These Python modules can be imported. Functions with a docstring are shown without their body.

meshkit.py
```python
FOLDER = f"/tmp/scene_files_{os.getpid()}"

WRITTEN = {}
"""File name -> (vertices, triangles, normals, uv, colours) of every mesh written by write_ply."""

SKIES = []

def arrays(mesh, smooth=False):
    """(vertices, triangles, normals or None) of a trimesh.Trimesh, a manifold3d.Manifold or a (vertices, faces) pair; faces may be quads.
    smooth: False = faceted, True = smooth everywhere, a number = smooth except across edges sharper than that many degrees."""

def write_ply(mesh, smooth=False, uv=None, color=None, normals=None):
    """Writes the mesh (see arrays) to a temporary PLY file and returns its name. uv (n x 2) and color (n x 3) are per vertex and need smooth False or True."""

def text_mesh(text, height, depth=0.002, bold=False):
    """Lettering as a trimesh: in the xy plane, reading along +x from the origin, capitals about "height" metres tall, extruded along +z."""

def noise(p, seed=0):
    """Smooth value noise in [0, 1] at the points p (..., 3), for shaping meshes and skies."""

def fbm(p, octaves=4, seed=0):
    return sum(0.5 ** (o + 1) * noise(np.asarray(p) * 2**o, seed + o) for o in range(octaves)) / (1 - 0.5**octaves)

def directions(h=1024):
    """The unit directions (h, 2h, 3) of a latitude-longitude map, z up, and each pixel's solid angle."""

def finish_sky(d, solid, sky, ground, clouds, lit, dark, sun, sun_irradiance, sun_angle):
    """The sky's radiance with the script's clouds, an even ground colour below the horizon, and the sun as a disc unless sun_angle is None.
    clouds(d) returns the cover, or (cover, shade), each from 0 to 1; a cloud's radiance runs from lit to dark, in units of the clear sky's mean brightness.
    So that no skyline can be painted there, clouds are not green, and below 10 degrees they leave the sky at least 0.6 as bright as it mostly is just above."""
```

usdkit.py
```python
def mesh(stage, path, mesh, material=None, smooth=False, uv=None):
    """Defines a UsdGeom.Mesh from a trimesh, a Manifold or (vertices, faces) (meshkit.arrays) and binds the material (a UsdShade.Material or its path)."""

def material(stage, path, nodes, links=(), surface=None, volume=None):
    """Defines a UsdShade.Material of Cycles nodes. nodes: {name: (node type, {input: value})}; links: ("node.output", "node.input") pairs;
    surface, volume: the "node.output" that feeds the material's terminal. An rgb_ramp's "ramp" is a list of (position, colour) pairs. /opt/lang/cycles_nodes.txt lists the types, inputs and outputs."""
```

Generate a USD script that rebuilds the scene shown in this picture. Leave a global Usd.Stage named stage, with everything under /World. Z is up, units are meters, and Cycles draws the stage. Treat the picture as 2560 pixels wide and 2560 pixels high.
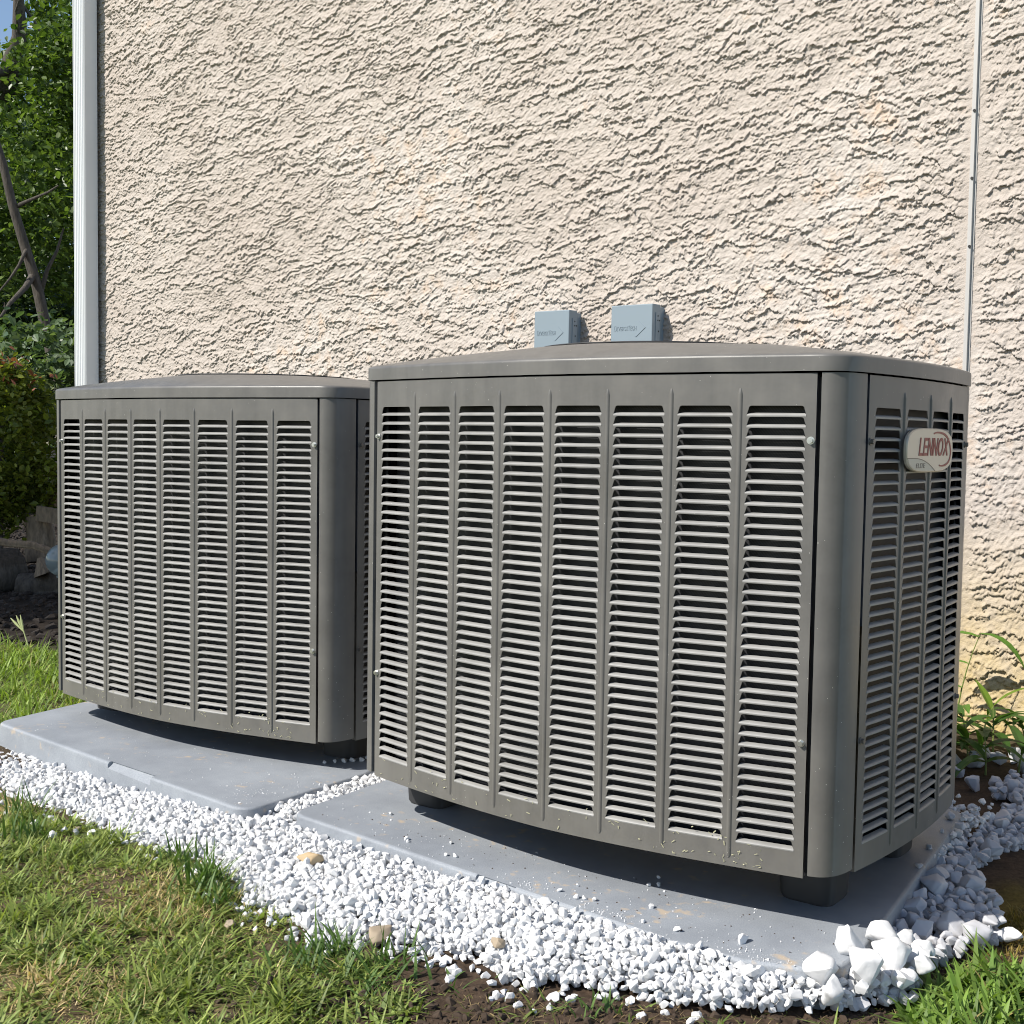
import math, random
import numpy as np
import trimesh, manifold3d, shapely
from shapely.geometry import Polygon
import usdkit, meshkit
from pxr import Usd, UsdGeom, UsdLux, UsdShade, Gf, Sdf, Vt

stage = Usd.Stage.CreateInMemory()
UsdGeom.SetStageUpAxis(stage, "Z")
UsdGeom.SetStageMetersPerUnit(stage, 1.0)
WORLD = UsdGeom.Xform.Define(stage, "/World")
stage.SetDefaultPrim(WORLD.GetPrim())
UsdGeom.Scope.Define(stage, "/World/Looks")
rng = np.random.default_rng(7)
random.seed(7)

# ---------------------------------------------------------------- camera
CAM = np.array([1.2722, -1.8407, 0.7904])
YAW, PITCH, ROLL, FOC = math.radians(37.1822), math.radians(-3.4647), math.radians(0.8611), 3117.4085 / 2560
fwd = np.array([-math.sin(YAW) * math.cos(PITCH), math.cos(YAW) * math.cos(PITCH), math.sin(PITCH)])
rgt = np.array([math.cos(YAW), math.sin(YAW), 0.0])
upv = np.cross(rgt, fwd)
rgt, upv = rgt * math.cos(ROLL) + upv * math.sin(ROLL), -rgt * math.sin(ROLL) + upv * math.cos(ROLL)
cam = UsdGeom.Camera.Define(stage, "/World/camera")
cam.CreateHorizontalApertureAttr(36.0)
cam.CreateVerticalApertureAttr(36.0)
cam.CreateFocalLengthAttr(36.0 * FOC)
cam.CreateClippingRangeAttr(Gf.Vec2f(0.05, 5000))
M4 = Gf.Matrix4d(1.0)
for r, v in enumerate((rgt, upv, -fwd, CAM)):
    M4.SetRow(r, Gf.Vec4d(*map(float, v), 1.0 if r == 3 else 0.0))
cam.AddTransformOp().Set(M4)
cam.CreateExposureAttr(0.50)

# ---------------------------------------------------------------- sky and sun
SUN_AZ, SUN_EL = math.radians(28.0), math.radians(43.0)          # azimuth from -y towards -x
to_sun = np.array([-math.sin(SUN_AZ) * math.cos(SUN_EL), -math.cos(SUN_AZ) * math.cos(SUN_EL), math.sin(SUN_EL)])
usdkit.material(stage, "/World/Looks/sky_light", {
    "sky": ("sky_texture", {"sky_type": "single_scattering", "sun_disc": False, "sun_elevation": SUN_EL,
                            "sun_rotation": math.atan2(to_sun[0], to_sun[1]), "air_density": 1.0, "aerosol_density": 0.6, "ozone_density": 1.4}),
    "bg": ("background_shader", {"strength": 0.105})}, [("sky.color", "bg.color")], surface="bg.background")
dome = UsdLux.DomeLight.Define(stage, "/World/sky")
UsdShade.MaterialBindingAPI.Apply(dome.GetPrim()).Bind(UsdShade.Material.Get(stage, "/World/Looks/sky_light"))
dome.GetPrim().SetCustomDataByKey("kind", "structure")
sun = UsdLux.DistantLight.Define(stage, "/World/sun")
sun.CreateNormalizeAttr(True)
sun.CreateIntensityAttr(1.25)
sun.CreateAngleAttr(0.5)
sun.CreateColorAttr(Gf.Vec3f(1.0, 0.95, 0.87))
zz = to_sun
xx = np.cross([0, 0, 1.0], zz); xx /= np.linalg.norm(xx)
yy = np.cross(zz, xx)
MS = Gf.Matrix4d(1.0)
for r, v in enumerate((xx, yy, zz)):
    MS.SetRow(r, Gf.Vec4d(*map(float, v), 0.0))
sun.AddTransformOp().Set(MS)

# ---------------------------------------------------------------- helpers
NAMES = {}


def numbered(parent, name):
    k = NAMES.get((parent, name), 0)
    NAMES[(parent, name)] = k + 1
    return f"{parent}/{name}" if k == 0 else f"{parent}/{name}_{k:03d}"


def tag(prim, label=None, cat=None, group=None, kind=None):
    for k, v in (("label", label), ("category", cat), ("group", group), ("kind", kind)):
        if v:
            prim.SetCustomDataByKey(k, v)
    return prim


def thing(name, label, cat, loc=(0, 0, 0), rz=0.0, group=None):
    path = numbered("/World", name)
    x = UsdGeom.Xform.Define(stage, path)
    x.AddTranslateOp().Set(Gf.Vec3d(*map(float, loc)))
    x.AddRotateZOp().Set(float(rz))
    tag(x.GetPrim(), label, cat, group)
    return path


def look(m):
    return UsdShade.Material.Get(stage, "/World/Looks/" + m)


def obj(name, mesh, mat, parent="/World", smooth=30, **t):
    path = numbered(parent, name)
    m = usdkit.mesh(stage, path, mesh, look(mat), smooth=smooth)
    tag(m.GetPrim(), **t)
    return path


def raw(name, v, f, n, mat, parent="/World", col=None, **t):
    """a mesh with given vertex normals and, if given, a colour for each vertex"""
    path = numbered(parent, name)
    m = UsdGeom.Mesh.Define(stage, path)
    m.CreatePointsAttr(Vt.Vec3fArray.FromNumpy(np.ascontiguousarray(v, np.float32)))
    f = np.asarray(f)
    m.CreateFaceVertexCountsAttr(Vt.IntArray.FromNumpy(np.full(len(f), f.shape[1], np.int32)))
    m.CreateFaceVertexIndicesAttr(Vt.IntArray.FromNumpy(np.ascontiguousarray(f, np.int32).ravel()))
    m.CreateSubdivisionSchemeAttr("none")
    if n is not None:
        m.CreateNormalsAttr(Vt.Vec3fArray.FromNumpy(np.ascontiguousarray(n, np.float32)))
        m.SetNormalsInterpolation("vertex")
    if col is not None:
        UsdGeom.PrimvarsAPI(m).CreatePrimvar("col", Sdf.ValueTypeNames.Color3fArray, "vertex").Set(Vt.Vec3fArray.FromNumpy(np.ascontiguousarray(col, np.float32)))
    UsdShade.MaterialBindingAPI.Apply(m.GetPrim()).Bind(look(mat))
    tag(m.GetPrim(), **t)
    return path


def box(lo, hi):
    lo, hi = np.array(lo, float), np.array(hi, float)
    m = trimesh.creation.box(extents=hi - lo)
    m.apply_translation((lo + hi) / 2)
    return m


def rbox(lo, hi, r, seg=8):
    lo, hi = np.array(lo, float), np.array(hi, float)
    s = manifold3d.Manifold.sphere(r, seg)
    pts = [s.translate([x, y, z]) for x in (lo[0] + r, hi[0] - r) for y in (lo[1] + r, hi[1] - r) for z in (lo[2] + r, hi[2] - r)]
    return manifold3d.Manifold.batch_hull(pts)


def cat(*ms):
    return trimesh.util.concatenate([m for m in ms])


def tube(pts, radii, sides=8, cap=True):
    p = np.asarray(pts, float)
    rad = np.broadcast_to(np.asarray(radii, float), (len(p),))
    t = np.gradient(p, axis=0)
    t /= np.linalg.norm(t, axis=1, keepdims=True) + 1e-12
    ref = np.where(np.abs(t[:, 2:]) < 0.9, [[0, 0, 1.0]], [[1.0, 0, 0]])
    a = np.cross(t, ref); a /= np.linalg.norm(a, axis=1, keepdims=True)
    b = np.cross(t, a)
    ang = np.arange(sides) * 2 * np.pi / sides
    v = p[:, None] + rad[:, None, None] * (np.cos(ang)[None, :, None] * a[:, None] + np.sin(ang)[None, :, None] * b[:, None])
    n = len(p)
    f = []
    for i in range(n - 1):
        for j in range(sides):
            k = (j + 1) % sides
            f += [[i * sides + j, i * sides + k, (i + 1) * sides + k], [i * sides + j, (i + 1) * sides + k, (i + 1) * sides + j]]
    v = v.reshape(-1, 3)
    if cap:
        v = np.vstack([v, p[0], p[-1]])
        for j in range(sides):
            k = (j + 1) % sides
            f += [[len(v) - 2, k, j], [len(v) - 1, (n - 1) * sides + j, (n - 1) * sides + k]]
    return trimesh.Trimesh(v, f, process=False)


def vnoise(x, y, seed=0):
    i = np.floor(x).astype(np.int64); j = np.floor(y).astype(np.int64)
    fx = x - i; fy = y - j
    fx = fx * fx * fx * (fx * (fx * 6 - 15) + 10); fy = fy * fy * fy * (fy * (fy * 6 - 15) + 10)

    def h(a, b):
        n = (a * 374761393 + b * 668265263 + seed * 144665) & 0xFFFFFFFF
        n = ((n ^ (n >> 13)) * 1274126177) & 0xFFFFFFFF
        return ((n ^ (n >> 16)) & 0xFFFFFF) / 8388607.5 - 1
    return (h(i, j) * (1 - fx) + h(i + 1, j) * fx) * (1 - fy) + (h(i, j + 1) * (1 - fx) + h(i + 1, j + 1) * fx) * fy


def sst(a, b, x):
    t = np.clip((x - a) / (b - a), 0, 1)
    return t * t * (3 - 2 * t)


def grid_faces(nr, nc):
    i, j = np.meshgrid(np.arange(nr - 1), np.arange(nc - 1), indexing="ij")
    a = i * nc + j
    return np.stack([a, a + 1, a + nc + 1, a + nc], -1).reshape(-1, 4)


def grid_normals(P):
    du = np.gradient(P, axis=1); dv = np.gradient(P, axis=0)
    n = np.cross(du, dv)
    return n / (np.linalg.norm(n, axis=-1, keepdims=True) + 1e-12)


def inside(poly, x, y):
    return shapely.contains_xy(Polygon(poly), x, y)


# ---------------------------------------------------------------- materials
def mat(name, nodes, links, surface="p.BSDF"):
    usdkit.material(stage, "/World/Looks/" + name, nodes, links, surface=surface)


def plain(name, c, rough=0.6, metal=0.0, spec=0.5):
    mat(name, {"p": ("principled_bsdf", {"base_color": c, "roughness": rough, "metallic": metal, "specular_ior_level": spec})}, [])


def painted(name, c, rough=0.42, dust=0.35, speck=(0.62, 0.60, 0.56), grime=0.55):
    """painted sheet steel: uneven gloss, a film of dust with rain tracks, pale specks, olive grime towards the foot"""
    c = np.array(c)
    mat(name, {
        "tc": ("texture_coordinate", {}), "sep": ("separate_xyz", {}),
        "mp": ("mapping", {"scale": (26.0, 26.0, 2.2)}),
        "n1": ("noise_texture", {"scale": 6.0, "detail": 6.0, "roughness": 0.68}),
        "ns": ("noise_texture", {"scale": 1.0, "detail": 4.0, "roughness": 0.6}),
        "n2": ("noise_texture", {"scale": 900.0, "detail": 2.0}),
        "n3": ("noise_texture", {"scale": 60.0, "detail": 4.0, "roughness": 0.75}),
        "v": ("voronoi_texture", {"scale": 85.0}),
        "vn": ("noise_texture", {"scale": 9.0, "detail": 2.0}),
        "thr": ("math", {"math_type": "multiply_add", "value2": 0.16, "value3": -0.045}),
        "lt": ("math", {"math_type": "less_than"}),
        "dr": ("rgb_ramp", {"ramp": [(0.32, tuple(c * 0.84)), (0.5, tuple(c)), (0.72, tuple(c * 1.22 + np.array([0.010, 0.008, 0.003])))]}),
        "m1": ("mix", {"color2": tuple(c * 0.72 + np.array([0.030, 0.027, 0.020]))}),
        "fd": ("math", {"math_type": "multiply", "value2": dust}),
        "sr": ("rgb_ramp", {"ramp": [(0.42, (0, 0, 0)), (0.70, (0.32, 0.32, 0.32))]}),
        "ms": ("mix", {"color2": tuple(c * 1.25 + np.array([0.035, 0.032, 0.024]))}),
        "zr": ("map_range", {"from_min": 0.42, "from_max": 0.09, "to_min": 0.0, "to_max": grime}),
        "zc": ("math", {"math_type": "maximum", "value2": 0.0}),
        "zm": ("math", {"math_type": "multiply"}),
        "mz": ("mix", {"color2": (0.185, 0.170, 0.120)}),
        "m2": ("mix", {"color2": speck}),
        "rr": ("map_range", {"from_min": 0.3, "from_max": 0.7, "to_min": rough - 0.07, "to_max": rough + 0.14}),
        "b2": ("bump", {"strength": 0.10, "distance": 0.006}),
        "b": ("bump", {"strength": 0.14, "distance": 0.0004}),
        "p": ("principled_bsdf", {"specular_ior_level": 0.5})},
        [("tc.object", k + ".vector") for k in ("n1", "n2", "n3", "v", "vn", "mp", "sep")] +
        [("mp.vector", "ns.vector"), ("n1.fac", "dr.fac"), ("dr.color", "m1.color1"), ("n3.fac", "fd.value1"), ("fd.value", "m1.fac"),
         ("ns.fac", "sr.fac"), ("m1.color", "ms.color1"), ("sr.color", "ms.fac"), ("sep.z", "zr.value"), ("zr.result", "zc.value1"), ("zc.value", "zm.value1"), ("n3.fac", "zm.value2"),
         ("ms.color", "mz.color1"), ("zm.value", "mz.fac"),
         ("vn.fac", "thr.value1"), ("v.distance", "lt.value1"), ("thr.value", "lt.value2"), ("mz.color", "m2.color1"), ("lt.value", "m2.fac"),
         ("m2.color", "p.base_color"), ("n1.fac", "rr.value"), ("rr.result", "p.roughness"), ("n1.fac", "b2.height"), ("b2.normal", "b.normal"), ("n2.fac", "b.height"), ("b.normal", "p.normal")])


painted("metal_paint", (0.106, 0.103, 0.099), rough=0.34, grime=0.24)
painted("louver_glare_paint", (0.262, 0.260, 0.254), rough=0.40, dust=0.2, grime=0.2)  # cabinet paint made paler: the flaps' sun glare is put into the colour
plain("dark_interior", (0.012, 0.013, 0.015), 0.6)
plain("gap_black", (0.01, 0.01, 0.011), 0.7)
plain("rubber", (0.022, 0.022, 0.023), 0.65)
plain("zinc", (0.62, 0.62, 0.60), 0.35, 1.0)
plain("old_zinc", (0.20, 0.19, 0.18), 0.5, 0.8)
plain("badge_metal", (0.50, 0.46, 0.38), 0.38, 0.35)
plain("badge_grey", (0.38, 0.38, 0.33), 0.42, 0.3)
plain("badge_red", (0.20, 0.035, 0.028), 0.45)
plain("badge_brown", (0.11, 0.085, 0.07), 0.5)
plain("cover_plastic", (0.195, 0.243, 0.280), 0.42)
plain("white_metal", (0.56, 0.575, 0.58), 0.42)
plain("joint_metal", (0.40, 0.39, 0.375), 0.5)
plain("glazed", (0.20, 0.235, 0.235), 0.12)
plain("straw", (0.34, 0.26, 0.12), 0.8)

mat("coil", {
    "g": ("geometry", {}), "s": ("separate_xyz", {}),
    "w": ("wave_texture", {"wave_type": "bands", "bands_direction": "diagonal", "scale": 110.0}),
    "r": ("rgb_ramp", {"ramp": [(0.0, (0.008, 0.008, 0.010)), (1.0, (0.020, 0.021, 0.026))]}),
    "p": ("principled_bsdf", {"roughness": 0.55})},
    [("g.position", "w.vector"), ("w.fac", "r.fac"), ("r.color", "p.base_color")])

# stucco: warm beige, rusty bloom in patches, a yellow-green stain near the ground
mat("stucco", {
    "g": ("geometry", {}), "s": ("separate_xyz", {}),
    "n1": ("noise_texture", {"scale": 1.7, "detail": 5.0, "roughness": 0.6}),
    "n2": ("noise_texture", {"scale": 14.0, "detail": 6.0, "roughness": 0.7}),
    "n3": ("noise_texture", {"scale": 260.0, "detail": 3.0, "roughness": 0.7}),
    "r1": ("rgb_ramp", {"ramp": [(0.3, (0.410, 0.358, 0.315)), (0.55, (0.450, 0.402, 0.360)), (0.75, (0.505, 0.465, 0.428))]}),
    "mul": ("math", {"math_type": "multiply"}),
    "r2": ("rgb_ramp", {"ramp": [(0.31, (0, 0, 0)), (0.44, (0.55, 0.55, 0.55))]}),
    "m1": ("mix", {"color2": (0.50, 0.34, 0.22)}),
    "zr": ("map_range", {"from_min": 0.60, "from_max": 0.0, "to_min": 0.0, "to_max": 1.5, "clamp": True}),
    "zm": ("math", {"math_type": "multiply"}),
    "m2": ("mix", {"color2": (0.50, 0.38, 0.17)}),
    "b": ("bump", {"strength": 1.0, "distance": 0.0024}),
    "p": ("principled_bsdf", {"roughness": 0.93, "specular_ior_level": 0.2})},
    [("g.position", "n1.vector"), ("g.position", "n2.vector"), ("g.position", "n3.vector"), ("g.position", "s.vector"),
     ("n1.fac", "r1.fac"), ("n1.fac", "mul.value1"), ("n2.fac", "mul.value2"), ("mul.value", "r2.fac"), ("r1.color", "m1.color1"), ("r2.color", "m1.fac"),
     ("s.z", "zr.value"), ("zr.result", "zm.value1"), ("n2.fac", "zm.value2"), ("m1.color", "m2.color1"), ("zm.value", "m2.fac"),
     ("m2.color", "p.base_color"), ("n3.fac", "b.height"), ("b.normal", "p.normal")])

# pad: blue-grey plastic-skinned slab, tan dirt stains
mat("pad_skin", {
    "tc": ("texture_coordinate", {}),
    "n1": ("noise_texture", {"scale": 5.5, "detail": 6.0, "roughness": 0.68}),
    "n2": ("noise_texture", {"scale": 420.0, "detail": 3.0, "roughness": 0.7}),
    "n4": ("noise_texture", {"scale": 45.0, "detail": 4.0}),
    "n5": ("noise_texture", {"scale": 2.6, "detail": 7.0, "roughness": 0.72}),
    "r5": ("rgb_ramp", {"ramp": [(0.36, (0.80, 0.80, 0.80)), (0.64, (1.16, 1.15, 1.12))]}),
    "m5": ("mix", {"mix_type": "multiply", "fac": 1.0}),
    "r1": ("rgb_ramp", {"ramp": [(0.28, (0.185, 0.204, 0.234)), (0.68, (0.285, 0.308, 0.342))]}),
    "mul": ("math", {"math_type": "multiply"}),
    "r2": ("rgb_ramp", {"ramp": [(0.33, (0, 0, 0)), (0.43, (0.75, 0.75, 0.75))]}),
    "m1": ("mix", {"color2": (0.46, 0.36, 0.25)}),
    "b": ("bump", {"strength": 0.5, "distance": 0.0012}),
    "p": ("principled_bsdf", {"roughness": 0.62})},
    [("tc.object", "n1.vector"), ("tc.object", "n2.vector"), ("tc.object", "n4.vector"), ("n2.fac", "r1.fac"), ("n1.fac", "mul.value1"), ("n4.fac", "mul.value2"),
     ("mul.value", "r2.fac"), ("tc.object", "n5.vector"), ("n5.fac", "r5.fac"), ("r1.color", "m5.color1"), ("r5.color", "m5.color2"), ("m5.color", "m1.color1"), ("r2.color", "m1.fac"), ("m1.color", "p.base_color"), ("n2.fac", "b.height"), ("b.normal", "p.normal")])


def stone_mat(name, lo, hi, vein, rough=0.75):
    mat(name, {
        "g": ("geometry", {}), "n": ("noise_texture", {"scale": 55.0, "detail": 5.0, "roughness": 0.7}),
        "n2": ("noise_texture", {"scale": 300.0, "detail": 3.0}),
        "r": ("rgb_ramp", {"ramp": [(0.0, lo), (0.12, tuple((np.array(lo) + np.array(hi)) / 2)), (0.4, tuple(np.array(hi) * 0.93)), (1.0, hi)]}),
        "r2": ("rgb_ramp", {"ramp": [(0.30, (0.75, 0.75, 0.75)), (0.42, (0.0, 0.0, 0.0))]}),
        "m": ("mix", {"color2": vein}),
        "b": ("bump", {"strength": 0.4, "distance": 0.002}),
        "p": ("principled_bsdf", {"roughness": rough, "subsurface_weight": 0.0})},
        [("g.position", "n.vector"), ("g.position", "n2.vector"), ("g.random_per_island", "r.fac"), ("n.fac", "r2.fac"), ("r.color", "m.color1"), ("r2.color", "m.fac"),
         ("m.color", "p.base_color"), ("n.fac", "b.height"), ("b.normal", "p.normal")])


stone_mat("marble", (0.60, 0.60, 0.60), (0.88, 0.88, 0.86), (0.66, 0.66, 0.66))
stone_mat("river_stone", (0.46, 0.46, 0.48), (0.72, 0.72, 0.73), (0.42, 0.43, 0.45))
stone_mat("brown_stone", (0.30, 0.24, 0.17), (0.33, 0.27, 0.19), (0.16, 0.13, 0.10))
stone_mat("tan_stone", (0.46, 0.34, 0.20), (0.50, 0.38, 0.24), (0.36, 0.26, 0.15))

mat("soil", {
    "g": ("geometry", {}), "a": ("attribute", {"attribute": "col"}),
    "n": ("noise_texture", {"scale": 90.0, "detail": 6.0, "roughness": 0.75}),
    "r": ("rgb_ramp", {"ramp": [(0.25, (0.45, 0.45, 0.45)), (0.75, (1.5, 1.5, 1.5))]}),
    "m": ("mix", {"mix_type": "multiply", "fac": 1.0}),
    "b": ("bump", {"strength": 0.9, "distance": 0.006}),
    "p": ("principled_bsdf", {"roughness": 0.95, "specular_ior_level": 0.15})},
    [("g.position", "n.vector"), ("n.fac", "r.fac"), ("a.color", "m.color1"), ("r.color", "m.color2"), ("m.color", "p.base_color"), ("n.fac", "b.height"), ("b.normal", "p.normal")])


def leaf_mat(name, trans=0.35, rough=0.45, attr=True, ramp=None):
    nodes = {"p": ("principled_bsdf", {"roughness": rough, "specular_ior_level": 0.4}), "t": ("translucent_bsdf", {}), "x": ("mix_closure", {"fac": trans}),
             "tt": ("mix", {"mix_type": "multiply", "fac": 1.0, "color2": (1.6, 1.7, 0.7)})}
    links = [("p.BSDF", "x.closure1"), ("t.BSDF", "x.closure2"), ("tt.color", "t.color")]
    if attr:
        nodes["a"] = ("attribute", {"attribute": "col"})
        src = "a.color"
    else:
        nodes["g"] = ("geometry", {})
        nodes["r"] = ("rgb_ramp", {"ramp": ramp})
        links.append(("g.random_per_island", "r.fac"))
        src = "r.color"
    links += [(src, "p.base_color"), (src, "tt.color1")]
    mat(name, nodes, links, surface="x.closure")


leaf_mat("grass_blade", 0.30, 0.55)
leaf_mat("leaf_green", 0.35, 0.4)

mat("bark", {
    "g": ("geometry", {}), "mp": ("mapping", {"scale": (14.0, 14.0, 2.5)}),
    "n": ("noise_texture", {"scale": 3.0, "detail": 6.0, "roughness": 0.7}),
    "r": ("rgb_ramp", {"ramp": [(0.3, (0.030, 0.025, 0.020)), (0.7, (0.105, 0.090, 0.074))]}),
    "b": ("bump", {"strength": 0.8, "distance": 0.02}),
    "p": ("principled_bsdf", {"roughness": 0.9})},
    [("g.position", "mp.vector"), ("mp.vector", "n.vector"), ("n.fac", "r.fac"), ("r.color", "p.base_color"), ("n.fac", "b.height"), ("b.normal", "p.normal")])
mat("old_wood", {
    "g": ("geometry", {}), "mp": ("mapping", {"scale": (30.0, 30.0, 8.0)}),
    "n": ("noise_texture", {"scale": 2.0, "detail": 5.0, "roughness": 0.7}),
    "r": ("rgb_ramp", {"ramp": [(0.3, (0.10, 0.075, 0.05)), (0.7, (0.30, 0.22, 0.145))]}),
    "p": ("principled_bsdf", {"roughness": 0.85})},
    [("g.position", "mp.vector"), ("mp.vector", "n.vector"), ("n.fac", "r.fac"), ("r.color", "p.base_color")])

# ---------------------------------------------------------------- ground
WALL_Y, WALL_X, WANG = 1.87, 0.25, math.radians(-3.0)
wu = np.array([math.cos(WANG), math.sin(WANG)])       # along the wall, to the right
wn = np.array([-math.sin(WANG), math.cos(WANG)])      # into the house


def wall_pt(s, d, z):
    """d = metres in front of the wall's plane"""
    p = np.array([WALL_X, WALL_Y]) + wu * s - wn * d
    return np.array([p[0], p[1], z])


BED = [(-3.0, -0.28), (-1.363, -0.298), (-1.096, -0.308), (-0.873, -0.306), (-0.68, -0.315), (-0.50, -0.36), (-0.362, -0.387), (-0.193, -0.398), (-0.123, -0.369), (-0.027, -0.346),
       (0.058, -0.325), (0.162, -0.367), (0.232, -0.308), (0.328, -0.27), (0.43, -0.236), (0.51, -0.185), (0.605, -0.075), (0.655, 0.0), (0.63, 0.10), (0.66, 0.20), (0.69, 0.32), (0.64, 0.46),
       (0.55, 0.60), (0.56, 0.76), (0.66, 0.95), (0.70, 1.25), (0.35, 1.40), (0.3, 1.1), (-0.2, 0.95), (-2.2, 1.05), (-2.05, 0.3), (-1.98, -0.06), (-3.0, 0.05)]
PAD_B = [(-0.638, -0.075), (-0.121, -0.107), (0.30, -0.150), (0.44, -0.146), (0.53, -0.112), (0.566, -0.066), (0.572, -0.02), (0.54, 0.202), (0.505, 0.479), (0.462, 0.86), (-0.70, 0.86)]
PAD_A = [(-1.84, -0.030), (-1.40, -0.058), (-1.073, -0.076), (-0.714, -0.133), (-0.729, 0.252), (-0.765, 0.86), (-1.93, 0.93), (-1.889, 0.271)]


def ground_z(x, y):
    z = -0.058 + 0.010 * vnoise(x / 0.35, y / 0.35, 51) + 0.004 * vnoise(x / 0.09, y / 0.09, 52)
    near = sst(1.6, 0.6, np.hypot(x - 0.3, y + 0.3))
    z = z + near * (0.0045 * vnoise(x / 0.03, y / 0.03, 53) + 0.003 * vnoise(x / 0.012, y / 0.012, 54))
    z = z - 0.012 * sst(-0.6, -1.6, x) * sst(0.3, -0.3, y)
    return z


xs = np.unique(np.round(np.concatenate([np.linspace(-60, -12, 16), np.linspace(-12, -3, 40), np.arange(-3, -1.6, 0.03), np.arange(-1.6, -0.4, 0.014), np.arange(-0.4, 0.95, 0.006), np.arange(0.95, 2.5, 0.06), np.linspace(2.5, 60, 20)]), 4))
ys = np.unique(np.round(np.concatenate([np.linspace(-60, -3, 16), np.arange(-3, -1.0, 0.06), np.arange(-1.0, 0.35, 0.006), np.arange(0.35, 2.0, 0.025), np.arange(2.0, 5, 0.1), np.linspace(5, 80, 24)]), 4))
GX, GY = np.meshgrid(xs, ys)
GZ = ground_z(GX, GY)
P = np.stack([GX, GY, GZ], -1)
col = np.zeros(P.shape)
soil = np.array([0.070, 0.048, 0.033]); lawn = np.array([0.105, 0.125, 0.045]); mulch = np.array([0.022, 0.017, 0.013]); thatch = np.array([0.22, 0.165, 0.085]); moss = np.array([0.14, 0.105, 0.028])
m_lawn = sst(-0.25, 0.15, vnoise(GX / 0.22, GY / 0.22, 61) + 0.4 * vnoise(GX / 0.06, GY / 0.06, 62))
col[:] = soil
col += (thatch * 0.75 + lawn * 0.25 - col) * ((0.25 + 0.6 * m_lawn) * sst(0.05, -0.25, GX) * (GY < -0.2))[..., None]
far = sst(1.5, 3.0, np.hypot(GX, GY))[..., None]
col += (lawn - col) * far
mu = (sst(0.75, 0.95, GY - 0.25 * (GX + 3.2)) * (GX < -1.5))[..., None]
col += (mulch - col) * mu
mo = (sst(0.16, 0.05, np.hypot((GX - 0.70), (GY - 0.50) * 0.8)) * 1.0)[..., None]
col += (moss - col) * mo
raw("ground", P.reshape(-1, 3), grid_faces(*GX.shape), grid_normals(P).reshape(-1, 3), "soil", col=col.reshape(-1, 3), kind="structure", label="dark brown soil and lawn ground around the gravel bed")

# ---------------------------------------------------------------- the house wall


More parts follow.
